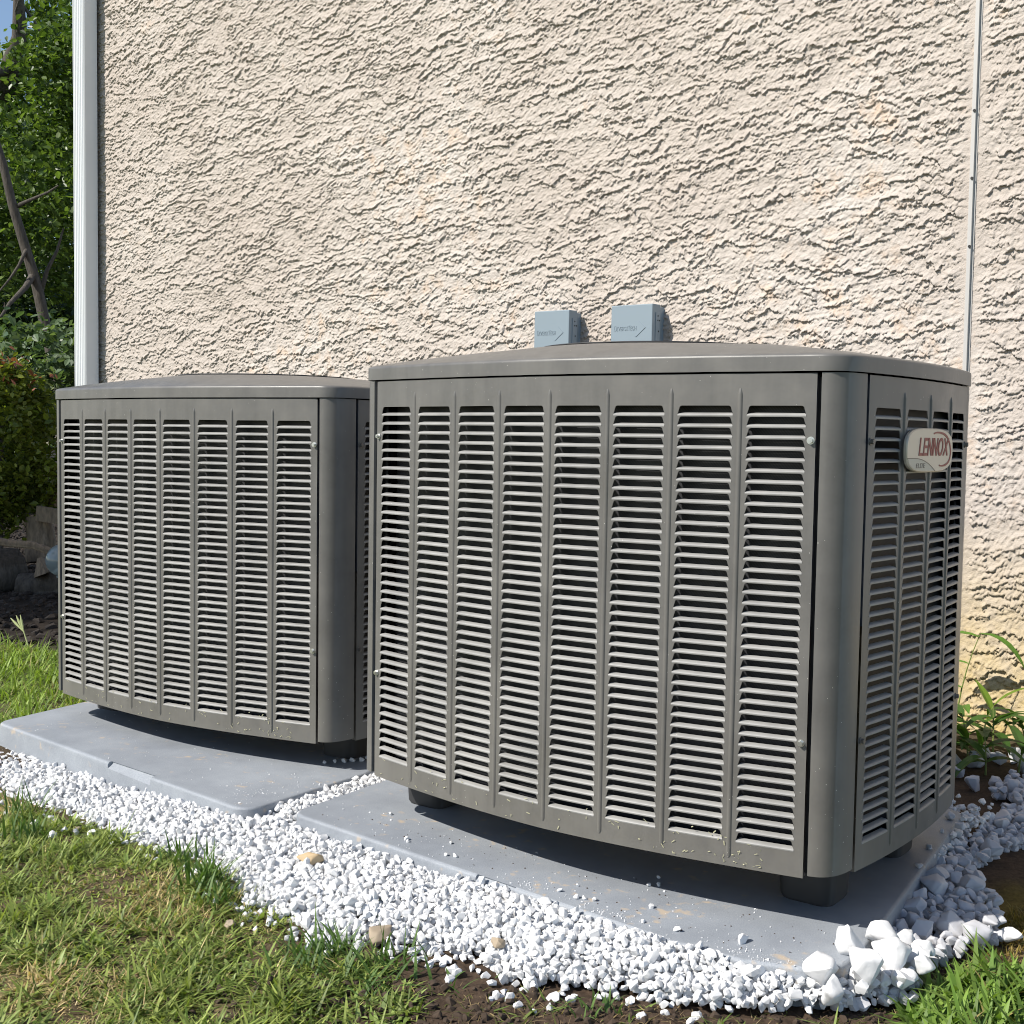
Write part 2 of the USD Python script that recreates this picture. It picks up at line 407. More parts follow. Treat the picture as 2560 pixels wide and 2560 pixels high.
def stucco(s, z):
    th = math.radians(5)
    u = s * math.cos(th) + z * math.sin(th); v = -s * math.sin(th) + z * math.cos(th)
    out = np.zeros_like(s)
    for per, amp, sd in ((0.050, 0.0095, 1), (0.031, 0.0082, 11), (0.0205, 0.0060, 21), (0.0125, 0.0032, 41)):
        ph = v / per + 0.95 * vnoise(u / (per * 4.6), v / (per * 2.2), sd) + 0.46 * vnoise(u / (per * 1.35), v / (per * 0.8), sd + 1) + 0.26 * vnoise(u / (per * 0.4), v / (per * 0.4), sd + 2) + 0.13 * vnoise(u / (per * 0.17), v / (per * 0.17), sd + 3)
        fl = np.floor(ph); fr = ph - fl
        A = sst(-0.22, 0.34, vnoise(u / (per * 2.6) + fl * 7.3, fl * 3.1 + 0 * v, sd + 4) + 0.45 * vnoise(u / (per * 0.45), v / (per * 0.45), sd + 5))
        l = A * amp * np.exp(-3.0 * fr) * (1 - sst(0.92, 1.0, fr))
        out = np.maximum(out, l) + 0.3 * np.minimum(out, l)
    out += 0.0016 * vnoise(u / 0.014, v / 0.007, 31) + 0.0012 * vnoise(u / 0.006, v / 0.0045, 32) + 0.002 * vnoise(u / 0.09, v / 0.05, 33)
    return out


house = thing("house", "beige house wall with heavily textured stucco rising behind both condenser units", "house")
JOINT_S = [-0.170, -0.1325]           # the joint's edges at z = 0 .. it stands plumb
JS = -0.140


def wall_patch(s, z):
    S, Z = np.meshgrid(s, z)
    H = stucco(S, Z)
    fade = sst(0.012, 0.05, np.abs(S - JS))      # floated smooth beside the joint bead
    H = H * (0.25 + 0.75 * fade)
    edge = sst(-4.83, -4.79, S)
    H = H * edge
    xy = np.array([WALL_X, WALL_Y]) + S[..., None] * wu - H[..., None] * wn
    P = np.concatenate([xy, (Z - 0.55 * H * edge)[..., None]], -1)     # the dragged lips hang over a little
    return P.reshape(-1, 3), grid_faces(*S.shape), grid_normals(P).reshape(-1, 3)


def steps(a, b, d0, d1):
    out = [a]
    while out[-1] < b:
        t = (out[-1] - a) / (b - a)
        out.append(out[-1] + d0 + (d1 - d0) * t)
    out[-1] = b
    return np.array(out)


s_fine = np.concatenate([steps(-4.83, 0.30, 0.0066, 0.0030)])
s_right = np.linspace(0.30, 2.5, 60)[1:]
z_fine = np.arange(0.80, 3.181, 0.0033)
parts = [wall_patch(np.concatenate([s_fine, s_right]), np.concatenate([z_fine, np.linspace(3.21, 5.2, 25)])),
         wall_patch(np.concatenate([np.linspace(-4.83, -0.5, 120), np.arange(-0.49, 0.301, 0.0036), s_right]), np.concatenate([np.linspace(-0.3, -0.12, 5), np.arange(-0.11, 0.80, 0.0042), [0.80]]))]
V, F, N, o = [], [], [], 0
for v, f, n in parts:
    V.append(v); F.append(f + o); N.append(n); o += len(v)
raw("stucco_wall", np.vstack(V), np.vstack(F), np.vstack(N), "stucco", house)


def wall_box(s0, s1, d0, d1, z0, z1):
    b = box((s0, -d1, z0), (s1, -d0, z1))
    R = np.eye(4); R[:2, 0] = wu; R[:2, 1] = wn; R[:2, 3] = (WALL_X, WALL_Y)
    b.apply_transform(R)
    return b


WT = np.eye(4); WT[:2, 0] = wu; WT[:2, 1] = wn; WT[:2, 3] = (WALL_X, WALL_Y)   # (along, into the wall, up) -> world
obj("side_wall", cat(wall_box(-4.83, 2.5, -6.0, -0.002, -0.3, 5.2)), "stucco", house, smooth=False)
bead = cat(wall_box(JS - 0.0042, JS + 0.0042, -0.001, 0.012, -0.1, 5.2), wall_box(JS - 0.010, JS + 0.010, -0.001, 0.0035, -0.1, 5.2))
obj("joint_bead", bead, "joint_metal", house, smooth=False)
for z in (1.36, 1.555, 1.747):
    c = trimesh.creation.cylinder(0.0042, 0.003, sections=12)
    c.apply_transform(trimesh.transformations.rotation_matrix(math.pi / 2, (1, 0, 0)))
    c.apply_translation((JS + 0.001, -0.0135, z)); c.apply_transform(WT)
    obj("nail_hole", c, "gap_black", house)

# downspout on the house corner: folded 3 x 4 inch pipe with fluted face
prof = []
w2, dp, fl = 0.055, 0.076, 0.0035
front = []
for k in range(6):
    xg = -w2 + 0.014 + k * (2 * w2 - 0.028) / 5
    front += [(xg - 0.0026, -dp), (xg - 0.0012, -dp + 0.006), (xg + 0.0012, -dp + 0.006), (xg + 0.0026, -dp)]
ring = [(-w2, 0.0), (-w2, -dp + 0.006), (-w2 + 0.006, -dp)] + front + [(w2 - 0.006, -dp), (w2, -dp + 0.006), (w2, 0.0)]
pg = Polygon(ring).buffer(0)
ds = trimesh.creation.extrude_polygon(pg, 4.9, engine="earcut")
ds.apply_translation((-4.768, -0.024, -0.03)); ds.apply_transform(WT)
dsp = thing("downspout", "white fluted rainwater downspout on the left house corner", "downspout")
obj("pipe", ds, "white_metal", dsp, smooth=20)
for z in (0.4, 3.6):
    st = wall_box(-4.768 - w2 - 0.004, -4.768 + w2 + 0.004, 0.0, 0.105, z, z + 0.03)
    obj("strap", st, "white_metal", dsp, smooth=False)

# ---------------------------------------------------------------- line set covers on the wall
def line_cover(s0, s1, ztop, tilt, label):
    t = thing("line_set_cover", label, "pipe cover")
    w = s1 - s0
    R = trimesh.transformations.rotation_matrix(tilt, (0, 1, 0), ((s0 + s1) / 2, 0, ztop))

    def put(m):
        if hasattr(m, "to_mesh"):
            q = m.to_mesh(); m = trimesh.Trimesh(q.vert_properties[:, :3], q.tri_verts)
        m.apply_transform(R); m.apply_transform(WT)
        return m
    obj("cap", put(rbox((s0, -0.078, ztop - 0.62), (s1, -0.030, ztop), 0.003)), "cover_plastic", t)
    obj("wall_flange", put(rbox((s0 + 0.005, -0.034, ztop - 0.61), (s1 - 0.004, 0.004, ztop - 0.007), 0.003)), "cover_plastic", t)
    obj("side_channel", put(rbox((s1 - 0.004, -0.060, ztop - 0.60), (s1 + 0.0025, -0.032, ztop - 0.028), 0.001)), "cover_plastic", t)
    for dy, dz in ((0.048, 0.040), (0.048, 0.055), (0.038, 0.055), (0.043, 0.092)):
        c = trimesh.creation.cylinder(0.0026, 0.003, sections=8)
        c.apply_transform(trimesh.transformations.rotation_matrix(math.pi / 2, (0, 1, 0)))
        c.apply_translation((s1 + 0.002, -dy, ztop - dz))
        obj("screw_hole", put(c), "gap_black", t)
    # raised lettering and arrow on the cap
    def lay(m, x, z):
        m.apply_transform(trimesh.transformations.rotation_matrix(math.pi / 2, (1, 0, 0)))
        m.apply_translation((x, -0.0770, z))
        return m
    x = s0 + 0.09 * w
    zb = ztop - 0.088
    big, small = 0.0175, 0.0140
    lets = []
    for ch, hh in zip("DIVERSITECH", (big, small, small, small, small, small, small, big, small, small, small)):
        g = meshkit.text_mesh(ch, hh, 0.0022)
        g.apply_scale([0.62, 1, 1])
        wd = g.bounds[1][0] - g.bounds[0][0]
        g.apply_translation((-g.bounds[0][0], 0, 0))
        lets.append(lay(g, x, zb))
        x += wd + 0.0011 * w / 0.17
    L = cat(*lets)
    L.apply_translation((-L.bounds[0][0], 0, 0))
    L.apply_scale([0.53 * w / (L.bounds[1][0]), 1, 1])
    L.apply_translation((s0 + 0.09 * w, 0, 0))
    obj("raised_lettering", put(L), "cover_plastic", t, smooth=False)
    ax, az = s0 + 0.66 * w, zb + 0.008
    k = w / 0.17
    arrow = Polygon([(0, 0.020 * k), (0.006 * k, 0.0225 * k), (0.031 * k, 0), (-0.006 * k, -0.030 * k), (-0.011 * k, -0.029 * k), (0.020 * k, -0.001 * k)])
    am = trimesh.creation.extrude_polygon(arrow, 0.0025, engine="earcut")
    obj("arrow_emblem", put(lay(am, ax, az)), "cover_plastic", t, smooth=False)


line_cover(-1.709, -1.548, 1.249, 0.010, "smaller blue-grey plastic pipe cover on the stucco wall, left of the pair")
line_cover(-1.363, -1.190, 1.2505, 0.006, "larger blue-grey plastic pipe cover on the stucco wall, right of the pair")

# ---------------------------------------------------------------- the condenser unit, built once
C8, SL_W, PITCH_Z = 0.11617, 0.0946, 0.0178
FS, FQ, FA = 0.0592, 1.637, -0.0084
Z0, Z1 = 0.093, 0.8965
ZROW1 = 0.830
HALF = 4 * C8
NROW = 40


def front_y(x):
    t = np.clip(np.asarray(x, float) / HALF, -1.02, 1.02)
    a = np.abs(t)
    return -FS * (1 - a ** FQ) - 0 * t


def front_map(x, z, off=0.0):
    """a point of the front panel, off = metres outward"""
    x = np.asarray(x, float)
    y = front_y(x)
    e = 1e-3
    dy = (front_y(x + e) - front_y(x - e)) / (2 * e)
    n = np.stack([dy, -np.ones_like(dy), np.zeros_like(dy)], -1)
    n /= np.linalg.norm(n, axis=-1, keepdims=True)
    return np.stack([x, y, np.asarray(z, float)], -1) + n * np.asarray(off, float)[..., None], n


C4, S_W, SX, SY0, SB = 0.118, 0.094, 0.5228, 0.0904, 0.0142


def side_map(x, z, off=0.0, sgn=1):
    """x from -2*C4 to 2*C4 runs from the front corner to the rear"""
    x = np.asarray(x, float)
    v = np.clip(x / (2 * C4), -1.06, 1.06)
    X = SX + SB * (1 - v * v); dX = -SB * 2 * x / (2 * C4) ** 2
    Y = SY0 + 2 * C4 + x
    n = np.stack([np.ones_like(dX), -dX, np.zeros_like(dX)], -1)
    n /= np.linalg.norm(n, axis=-1, keepdims=True)
    p = np.stack([X, Y, np.asarray(z, float)], -1) + n * np.asarray(off, float)[..., None]
    if sgn < 0:
        p = p * [-1, 1, 1]; n = n * [-1, 1, 1]
    return p, n


def slot_ring(w, h, c, pitch):
    """slot outline and, point for point, the cell's outline; both run counter-clockwise from the lower left"""
    zb = 0.0013
    bot = np.linspace(-w / 2, w / 2, 5)
    ti, r = w / 2 - 0.0022, 0.0046
    inner = [(x, zb) for x in bot]
    outer = [(x / (w / 2) * c / 2, 0.0) for x in bot]
    zt = zb + h
    tx = ti - r
    for a in (0, 30, 60, 90):
        inner.append((tx - 0.0012 + r * math.cos(math.radians(a)), zt - r + r * math.sin(math.radians(a))))
    for q in np.linspace(tx - 0.0012, -tx + 0.0012, 5)[1:-1]:
        inner.append((q, zt))
    for a in (90, 120, 150, 180):
        inner.append((-tx + 0.0012 + r * math.cos(math.radians(a)), zt - r + r * math.sin(math.radians(a))))
    outer += [(c / 2, pitch * 0.6), (c / 2, pitch * 0.85), (c / 2, pitch), (c / 4 * 1.6, pitch)]
    outer += [(c / 4, pitch), (0, pitch), (-c / 4, pitch)]
    outer += [(-c / 4 * 1.6, pitch), (-c / 2, pitch), (-c / 2, pitch * 0.85), (-c / 2, pitch * 0.6)]
    return np.array(inner), np.array(outer)


def louvered_panel(fmap, ncol, c, w, x_edge, parent, name, rib_z):
    """the punched sheet with its ribs; returns the cells' origins"""
    inner, outer = slot_ring(w, 0.0154, c, PITCH_Z)
    n = len(inner)
    V, F, N, o = [], [], [], 0

    def add(p, f, nn):
        nonlocal o
        V.append(p); F.append(np.asarray(f) + o); N.append(nn); o += len(p)
    ring = np.array([[i, (i + 1) % n, n + (i + 1) % n, n + i] for i in range(n)])
    wallf = ring[:, ::-1]
    zb = ZROW1 - (NROW - 1) * PITCH_Z - 0.0013
    for k in range(ncol):
        xc = (k - (ncol - 1) / 2) * c
        for r in range(NROW):
            z = zb + r * PITCH_Z
            pi, ni = fmap(inner[:, 0] + xc, inner[:, 1] + z)
            po, no = fmap(outer[:, 0] + xc, outer[:, 1] + z)
            add(np.vstack([po, pi]), ring, np.vstack([no, ni]))
            pb, _ = fmap(inner[:, 0] + xc, inner[:, 1] + z, np.full(n, -0.0012))
            d = inner - inner.mean(0)
            add(np.vstack([pi, pb]), ring, np.vstack([ni, ni]))

    def strip(x0, x1, z0, z1, nx, inset_edge=False):
        X, Z = np.meshgrid(np.linspace(x0, x1, nx), [z0, z1])
        p, nn = fmap(X, Z)
        add(p.reshape(-1, 3), grid_faces(2, nx), nn.reshape(-1, 3))
    zt = zb + NROW * PITCH_Z
    H = ncol * c / 2
    strip(-H, H, zt, Z1, ncol * 4 + 1)
    strip(-H, H, Z0, zb, ncol * 4 + 1)
    for a, b in ((-x_edge, -H), (H, x_edge)):
        strip(a, b, Z0, Z1, 2)
    # folded edges all round
    per = [(x, Z0) for x in np.linspace(-x_edge, x_edge, 33)] + [(x, Z1) for x in np.linspace(x_edge, -x_edge, 33)]
    per = np.array(per)
    m = len(per)
    p0, nn = fmap(per[:, 0], per[:, 1])
    p1, _ = fmap(per[:, 0], per[:, 1], np.full(m, -0.014))
    cen = p0.mean(0)
    out = p0 - cen
    nz = np.where(np.isclose(per[:, 1:2], Z0), [[0, 0, -1.0]], [[0, 0, 1.0]])
    add(np.vstack([p0, p1]), [[i, m + i, m + (i + 1) % m, (i + 1) % m] for i in range(m)], np.vstack([nz, nz]))
    v, f, nn = np.vstack(V), np.vstack(F), np.vstack(N)
    path = raw(name, v, f, nn, "metal_paint", parent)
    # pressed ribs between the columns
    for k in range(1, ncol):
        xc = (k - ncol / 2) * c
        prof = np.array([(-0.0050, -0.001), (-0.0032, 0.0015), (-0.0012, 0.0026), (0.0012, 0.0026), (0.0032, 0.0015), (0.0050, -0.001)])
        zz = np.array([rib_z[0], rib_z[0] + 0.006, rib_z[1] - 0.010, rib_z[1]])
        sc = np.array([0.25, 1, 1, 0.25])
        X = xc + prof[None, :, 0] * np.array([0.5, 1, 1, 0.5])[:, None]
        p, nn = fmap(X, np.broadcast_to(zz[:, None], X.shape), np.where(prof[None, :, 1] > 0, prof[None, :, 1] * sc[:, None], -0.001))
        obj("rib", (p.reshape(-1, 3), grid_faces(4, 6)), "metal_paint", path, smooth=50)
    return path


def flap(fmap, xc, zfold, w):
    """one louvre: the slot's tongue, folded in along its lower edge"""
    prof = np.array([(0.0004, -0.0011), (0.0006, 0.0001), (-0.0006, 0.0016), (-0.0032, 0.0030), (-0.0092, 0.0042)])    # (out, up)
    half = np.array([w / 2 - 0.0006, w / 2 - 0.0006, w / 2 - 0.0008, w / 2 - 0.0022, w / 2 - 0.0050])
    t = np.linspace(-1, 1, 5)
    X = xc + half[:, None] * t[None]
    Z = np.broadcast_to(zfold + prof[:, 1:2], X.shape)
    p, _ = fmap(X, Z, np.broadcast_to(prof[:, :1], X.shape))
    q, _ = fmap(X, Z - 0.0009, np.broadcast_to(prof[:, :1] - 0.0003, X.shape))
    a = p.reshape(-1, 3); b = q.reshape(-1, 3)
    f = grid_faces(5, 5)
    n = len(a)
    rim = [0, 1, 2, 3, 4, 9, 14, 19, 24, 23, 22, 21, 20, 15, 10, 5]
    side = [[rim[i], n + rim[i], n + rim[(i + 1) % 16], rim[(i + 1) % 16]] for i in range(16)]
    return np.vstack([a, b]), np.vstack([f, f[:, ::-1] + n, side])


def oriented(vf, flip):
    v, f = vf
    return (v, f[:, ::-1]) if flip else (v, f)


unit = thing("condenser_unit", "nearer grey louvered air conditioner condenser with an oval badge on its right side", "air conditioner", (0, 0, 0), 0.0)
fp = louvered_panel(front_map, 8, C8, SL_W, HALF + 0.0040, unit, "front_panel", (0.107, 0.873))
INDIV = []
order = sorted([(k, r) for k in range(8) for r in range(NROW)], key=lambda a: (-a[0], a[1]))
stuff_v, stuff_f, so = [], [], 0
for i, (k, r) in enumerate(order):
    vf = flap(front_map, (k - 3.5) * C8, ZROW1 - r * PITCH_Z, SL_W)
    if i < 300:
        obj("louver", vf, "louver_glare_paint", fp, smooth=35)
    else:
        stuff_v.append(vf[0]); stuff_f.append(vf[1] + so); so += len(vf[0])
obj("far_louvers", (np.vstack(stuff_v), np.vstack(stuff_f)), "louver_glare_paint", fp, smooth=35, kind="stuff")
for sgn, nm in ((1, "side_panel"), (-1, "side_panel")):
    fm = (lambda x, z, off=0.0: side_map(x, z, off, 1)) if sgn > 0 else (lambda x, z, off=0.0: side_map(-np.asarray(x), z, off, -1))
    sp = louvered_panel(fm, 4, C4, S_W, 2 * C4 + 0.0085, unit, nm, (0.107, 0.873))
    sv, sf, so = [], [], 0
    for k in range(4):
        for r in range(NROW):
            v, f = flap(fm, (k - 1.5) * C4, ZROW1 - r * PITCH_Z, S_W)
            sv.append(v); sf.append(f + so); so += len(v)
    obj("side_louvers", (np.vstack(sv), np.vstack(sf)), "louver_glare_paint", sp, smooth=35, kind="stuff")


def bez(p0, p1, p2, n=13):
    t = np.linspace(0, 1, n)[:, None]
    return (1 - t) ** 2 * np.array(p0) + 2 * t * (1 - t) * np.array(p1) + t * t * np.array(p2)


def sheet_post(path, z0, z1, th=0.0012):
    """a vertical sheet following a plan path, with folded-in ends"""
    p = np.asarray(path, float)
    d = np.gradient(p, axis=0); d /= np.linalg.norm(d, axis=1, keepdims=True)
    nrm = np.stack([d[:, 1], -d[:, 0]], -1)
    p = np.vstack([p[:1] - nrm[:1] * 0.016 + d[:1] * 0.0015, p[:1] - nrm[:1] * 0.001, p, p[-1:] - nrm[-1:] * 0.001, p[-1:] - nrm[-1:] * 0.016 - d[-1:] * 0.0015])
    n = len(p)
    v = np.vstack([np.c_[p, np.full(n, z0)], np.c_[p, np.full(n, z1)]])
    f = np.array([[i, i + 1, n + i + 1, n + i] for i in range(n - 1)])
    return v, f


post_path = bez((0.4765, 0.000), (0.5185, 0.006), (0.5205, 0.0755))
for sgn in (1, -1):
    pp = post_path * [sgn, 1]
    v, f = sheet_post(pp if sgn > 0 else pp[::-1], 0.099, 0.8975)
    obj("corner_post", (v, f), "metal_paint", unit, smooth=35)
# rear posts and back sheet
yb = SY0 + 4 * C4 + 0.0105
rp = bez((0.5205, yb), (0.520, yb + 0.055), (0.470, yb + 0.070))
for sgn in (1, -1):
    pp = rp * [sgn, 1]
    v, f = sheet_post(pp if sgn > 0 else pp[::-1], 0.099, 0.8975)
    obj("rear_post", (v, f), "metal_paint", unit, smooth=35)
obj("back_panel", box((-0.468, yb + 0.066, Z0), (0.468, yb + 0.070, Z1)), "metal_paint", unit, smooth=False)
# dark coil behind the louvres, base pan, feet
inner = [(x, float(front_y(x)) + 0.034) for x in np.linspace(-0.44, 0.44, 17)] + [(0.485, 0.09), (0.497, 0.32), (0.485, yb + 0.03), (-0.485, yb + 0.03), (-0.497, 0.32), (-0.485, 0.09)]
obj("coil", trimesh.creation.extrude_polygon(Polygon(inner), 0.80, engine="earcut").apply_translation((0, 0, 0.097)), "coil", unit, smooth=False)
outl = [(x, float(front_y(x))) for x in np.linspace(-0.468, 0.468, 33)] + [tuple(q) for q in post_path] + [(SX + SB * (1 - v * v), SY0 + 2 * C4 + 2 * C4 * v) for v in np.linspace(-0.95, 0.95, 9)] + [tuple(q) for q in rp]
outl += [(-a, b) for a, b in outl[::-1] if b > 0.0005 or abs(a) > 0.47]
OUT = Polygon(outl).buffer(0)
if OUT.geom_type != "Polygon":
    OUT = max(OUT.geoms, key=lambda g: g.area)
obj("base_pan", trimesh.creation.extrude_polygon(OUT.buffer(-0.018), 0.02, engine="earcut").apply_translation((0, 0, 0.096)), "gap_black", unit, smooth=False)
gap = OUT.buffer(-0.010)
corners = shapely.union_all([shapely.box(a - 0.03, b - 0.03, a + 0.03, b + 0.03) for a, b in ((0.475, 0.01), (-0.475, 0.01), (0.52, 0.08), (-0.52, 0.08), (0.52, yb), (-0.52, yb))])
fr = gap.difference(OUT.buffer(-0.0115)).intersection(corners)
for g in getattr(fr, "geoms", [fr]):
    obj("inner_frame", trimesh.creation.extrude_polygon(g, 0.79, engine="earcut").apply_translation((0, 0, 0.10)), "gap_black", unit, smooth=False)
for x, y in ((0.412, 0.180), (-0.455, 0.180), (0.412, 0.50), (-0.440, 0.50)):
    ft = manifold3d.Manifold.batch_hull([manifold3d.Manifold.cylinder(0.006, 0.022, 0.026, 16).translate([x + a, y + b, 0.0]) for a in (-0.024, 0.024) for b in (-0.022, 0.022)] +
                                        [manifold3d.Manifold.cylinder(0.002, 0.028, 0.028, 16).translate([x + a, y + b, 0.096]) for a in (-0.026, 0.026) for b in (-0.026, 0.026)])
    obj("foot", ft, "rubber", unit, smooth=40)

# lid: turned-down rim with a folded edge, then a shallow slope up to the fan opening
rim_out = OUT.buffer(0.0035, join_style=1).simplify(0.0006)
ro = np.array(rim_out.exterior.coords)[:-1]
if Polygon(ro).exterior.is_ccw is False:
    ro = ro[::-1]
L_ = np.r_[0, np.cumsum(np.linalg.norm(np.diff(np.vstack([ro, ro[:1]]), axis=0), axis=1))]
tt = np.linspace(0, L_[-1], 161)[:-1]
rc = np.vstack([ro, ro[:1]])
ro = np.stack([np.interp(tt, L_, rc[:, 0]), np.interp(tt, L_, rc[:, 1])], -1)
cen = np.array([0.0, 0.31])
R0 = 0.235
circ = ro - cen
circ = circ / np.linalg.norm(circ, axis=1, keepdims=True) * R0


def lid_ring(k, z):
    """k = 0 at the rim, 1 at the fan opening"""
    q = (ro - cen) * (1 - k) + circ * k
    return np.c_[q + cen, np.full(len(q), z)]


rings = [np.c_[(ro - cen) * 0.975 + cen, np.full(len(ro), 0.9005)], lid_ring(0, 0.8995), lid_ring(0, 0.9215), lid_ring(0.002, 0.9240), lid_ring(0.010, 0.9262), lid_ring(0.03, 0.9285), lid_ring(0.25, 0.9400), lid_ring(0.55, 0.9525), lid_ring(0.85, 0.9600), lid_ring(0.97, 0.9620), lid_ring(1.0, 0.9610), lid_ring(1.02, 0.950)]
n = len(ro)
lv = np.vstack(rings)
lf = np.array([[a * n + i, a * n + (i + 1) % n, (a + 1) * n + (i + 1) % n, (a + 1) * n + i] for a in range(len(rings) - 1) for i in range(n)])
lid = obj("lid", (lv, lf), "metal_paint", unit, smooth=32)
fan = [tube([(cen[0] + r * math.cos(a), cen[1] + r * math.sin(a), 0.964 + 0.008 * (1 - r / R0)) for a in np.linspace(0, 2 * math.pi, 49)], 0.0016, 5, False) for r in np.linspace(0.05, R0 - 0.002, 12)]
fan += [tube([(cen[0] + 0.04 * math.cos(a), cen[1] + 0.04 * math.sin(a), 0.971), (cen[0] + R0 * math.cos(a), cen[1] + R0 * math.sin(a), 0.963)], 0.0022, 5) for a in np.linspace(0, 2 * math.pi, 9)[:-1]]
obj("fan_guard", cat(*fan), "rubber", lid, smooth=60)
obj("fan_well", trimesh.creation.cylinder(R0 + 0.004, 0.04, sections=48).apply_translation((cen[0], cen[1], 0.928)), "dark_interior", unit)


def screw(parent, fmap, x, z, mt):
    p, nn = fmap(np.array([x]), np.array([z]), np.array([0.0]))
    a = trimesh.creation.cylinder(0.0062, 0.0016, sections=16).apply_translation((0, 0, 0.0008))
    b = trimesh.creation.cylinder(0.0042, 0.0050, sections=6).apply_translation((0, 0, 0.0040))
    c = trimesh.creation.cylinder(0.0020, 0.0006, sections=8).apply_translation((0, 0, 0.0065))
    m = cat(a, b, c)
    m.apply_transform(trimesh.geometry.align_vectors((0, 0, 1), nn[0]))
    m.apply_translation(p[0])
    obj("screw", m, mt, parent, smooth=30)


for x, z in ((0.4615, 0.791), (0.4600, 0.311), (-0.4625, 0.787), (-0.4625, 0.307)):
    screw(fp, front_map, x, z, "zinc")
for x, z in ((-2 * C4 - 0.0005, 0.791), (2 * C4 + 0.002, 0.788), (-2 * C4 - 0.0005, 0.308), (2 * C4 + 0.002, 0.306)):
    screw(sp.replace("_001", ""), side_map, x, z, "old_zinc")

# badge on the right side: oval-cornered plate, red lettering, swoosh, grey foot with its small lettering
bw, bh = 0.232, 0.0755
t = np.linspace(0, 2 * math.pi, 73)[:-1]
sq = lambda a, e: np.sign(a) * np.abs(a) ** e
oval = np.stack([bw / 2 * sq(np.cos(t), 0.58), bh / 2 * sq(np.sin(t), 0.62)], -1)
OV = Polygon(oval)
bc = (SX + SB + 0.003, SY0 + 2 * C4 - 0.019, 0.7775)
BT = np.eye(4); BT[:3, 0] = (0, 1, 0); BT[:3, 1] = (0, 0, 1); BT[:3, 2] = (1, 0, 0); BT[:3, 3] = bc


def on_badge(m, z=0.0):
    m.apply_translation((0, 0, z)); m.apply_transform(BT)
    return m


mm = manifold3d.CrossSection([oval.tolist()])
plate = manifold3d.Manifold.batch_hull([mm.extrude(0.004), manifold3d.CrossSection([(oval * [0.985, 0.955]).tolist()]).extrude(0.006)])
q = plate.to_mesh()
badge = obj("badge", on_badge(trimesh.Trimesh(q.vert_properties[:, :3], q.tri_verts)), "badge_metal", unit, smooth=25)
foot_arc = Polygon([(-bw, -bh), (-bw, -0.0135)] + [(x, -0.0135 - 0.036 * max(0, (x + 0.085) / 0.135) ** 2.2) for x in np.linspace(-0.116, 0.06, 20)] + [(0.06, -bh)])
fg = OV.buffer(-0.0028).intersection(foot_arc)
obj("badge_foot", on_badge(trimesh.creation.extrude_polygon(fg, 0.0006, engine="earcut"), 0.0058), "badge_grey", badge, smooth=False)
hs = 0.0290
word = []
x = 0.0
for ch in "LENNOX":
    g = meshkit.text_mesh(ch, hs, 0.0009, bold=True)
    g.apply_translation((-g.bounds[0][0], 0, 0))
    word.append(g.copy().apply_translation((x, 0, 0)))
    x += (g.bounds[1][0]) + 0.0026
W_ = cat(*word)
W_.apply_scale([0.148 / W_.bounds[1][0], 1, 1])
sh = np.eye(4); sh[0, 1] = 0.22
W_.apply_transform(sh)
obj("badge_lettering", on_badge(W_.apply_translation((-0.061, -0.0085, 0)), 0.0059), "badge_red", badge, smooth=False)
arc = [(0.012, 0.0285), (0.035, 0.0310), (0.062, 0.0290), (0.084, 0.0225), (0.0985, 0.010), (0.1035, -0.003), (0.100, -0.014), (0.088, -0.0225), (0.066, -0.0270), (0.044, -0.0260)]
arc = np.array(arc)
ss = np.linspace(0, 1, 40); ti = np.linspace(0, 1, len(arc))
from scipy.interpolate import CubicSpline
ac = CubicSpline(ti, arc)(ss)
wdt = 0.0011 + 0.0013 * np.sin(np.pi * ss)
dn = np.gradient(ac, axis=0); dn /= np.linalg.norm(dn, axis=1, keepdims=True); dn = np.stack([-dn[:, 1], dn[:, 0]], -1)
swoosh = Polygon(np.vstack([ac + dn * wdt[:, None], (ac - dn * wdt[:, None])[::-1]])).buffer(0)
obj("badge_swoosh", on_badge(trimesh.creation.extrude_polygon(swoosh, 0.0008, engine="earcut"), 0.0059), "badge_red", badge, smooth=False)
E_ = meshkit.text_mesh("ELITE", 0.0078, 0.0006)
E_.apply_scale([0.044 / E_.bounds[1][0], 1, 1]); E_.apply_transform(sh)
obj("badge_small_lettering", on_badge(E_.apply_translation((-0.074, -0.0300, 0)), 0.0063), "badge_brown", badge, smooth=False)
edge = OV.buffer(-0.0028).boundary
line = np.array([(xx_, -0.0135 - 0.036 * max(0, (xx_ + 0.085) / 0.135) ** 2.2) for xx_ in np.linspace(-0.112, 0.047, 24)])
ln = shapely.LineString(line).buffer(0.0006).intersection(OV.buffer(-0.002))
ln = ln if ln.geom_type == "Polygon" else max(ln.geoms, key=lambda g: g.area)
obj("badge_line", on_badge(trimesh.creation.extrude_polygon(ln, 0.0008, engine="earcut"), 0.0059), "badge_brown", badge, smooth=False)

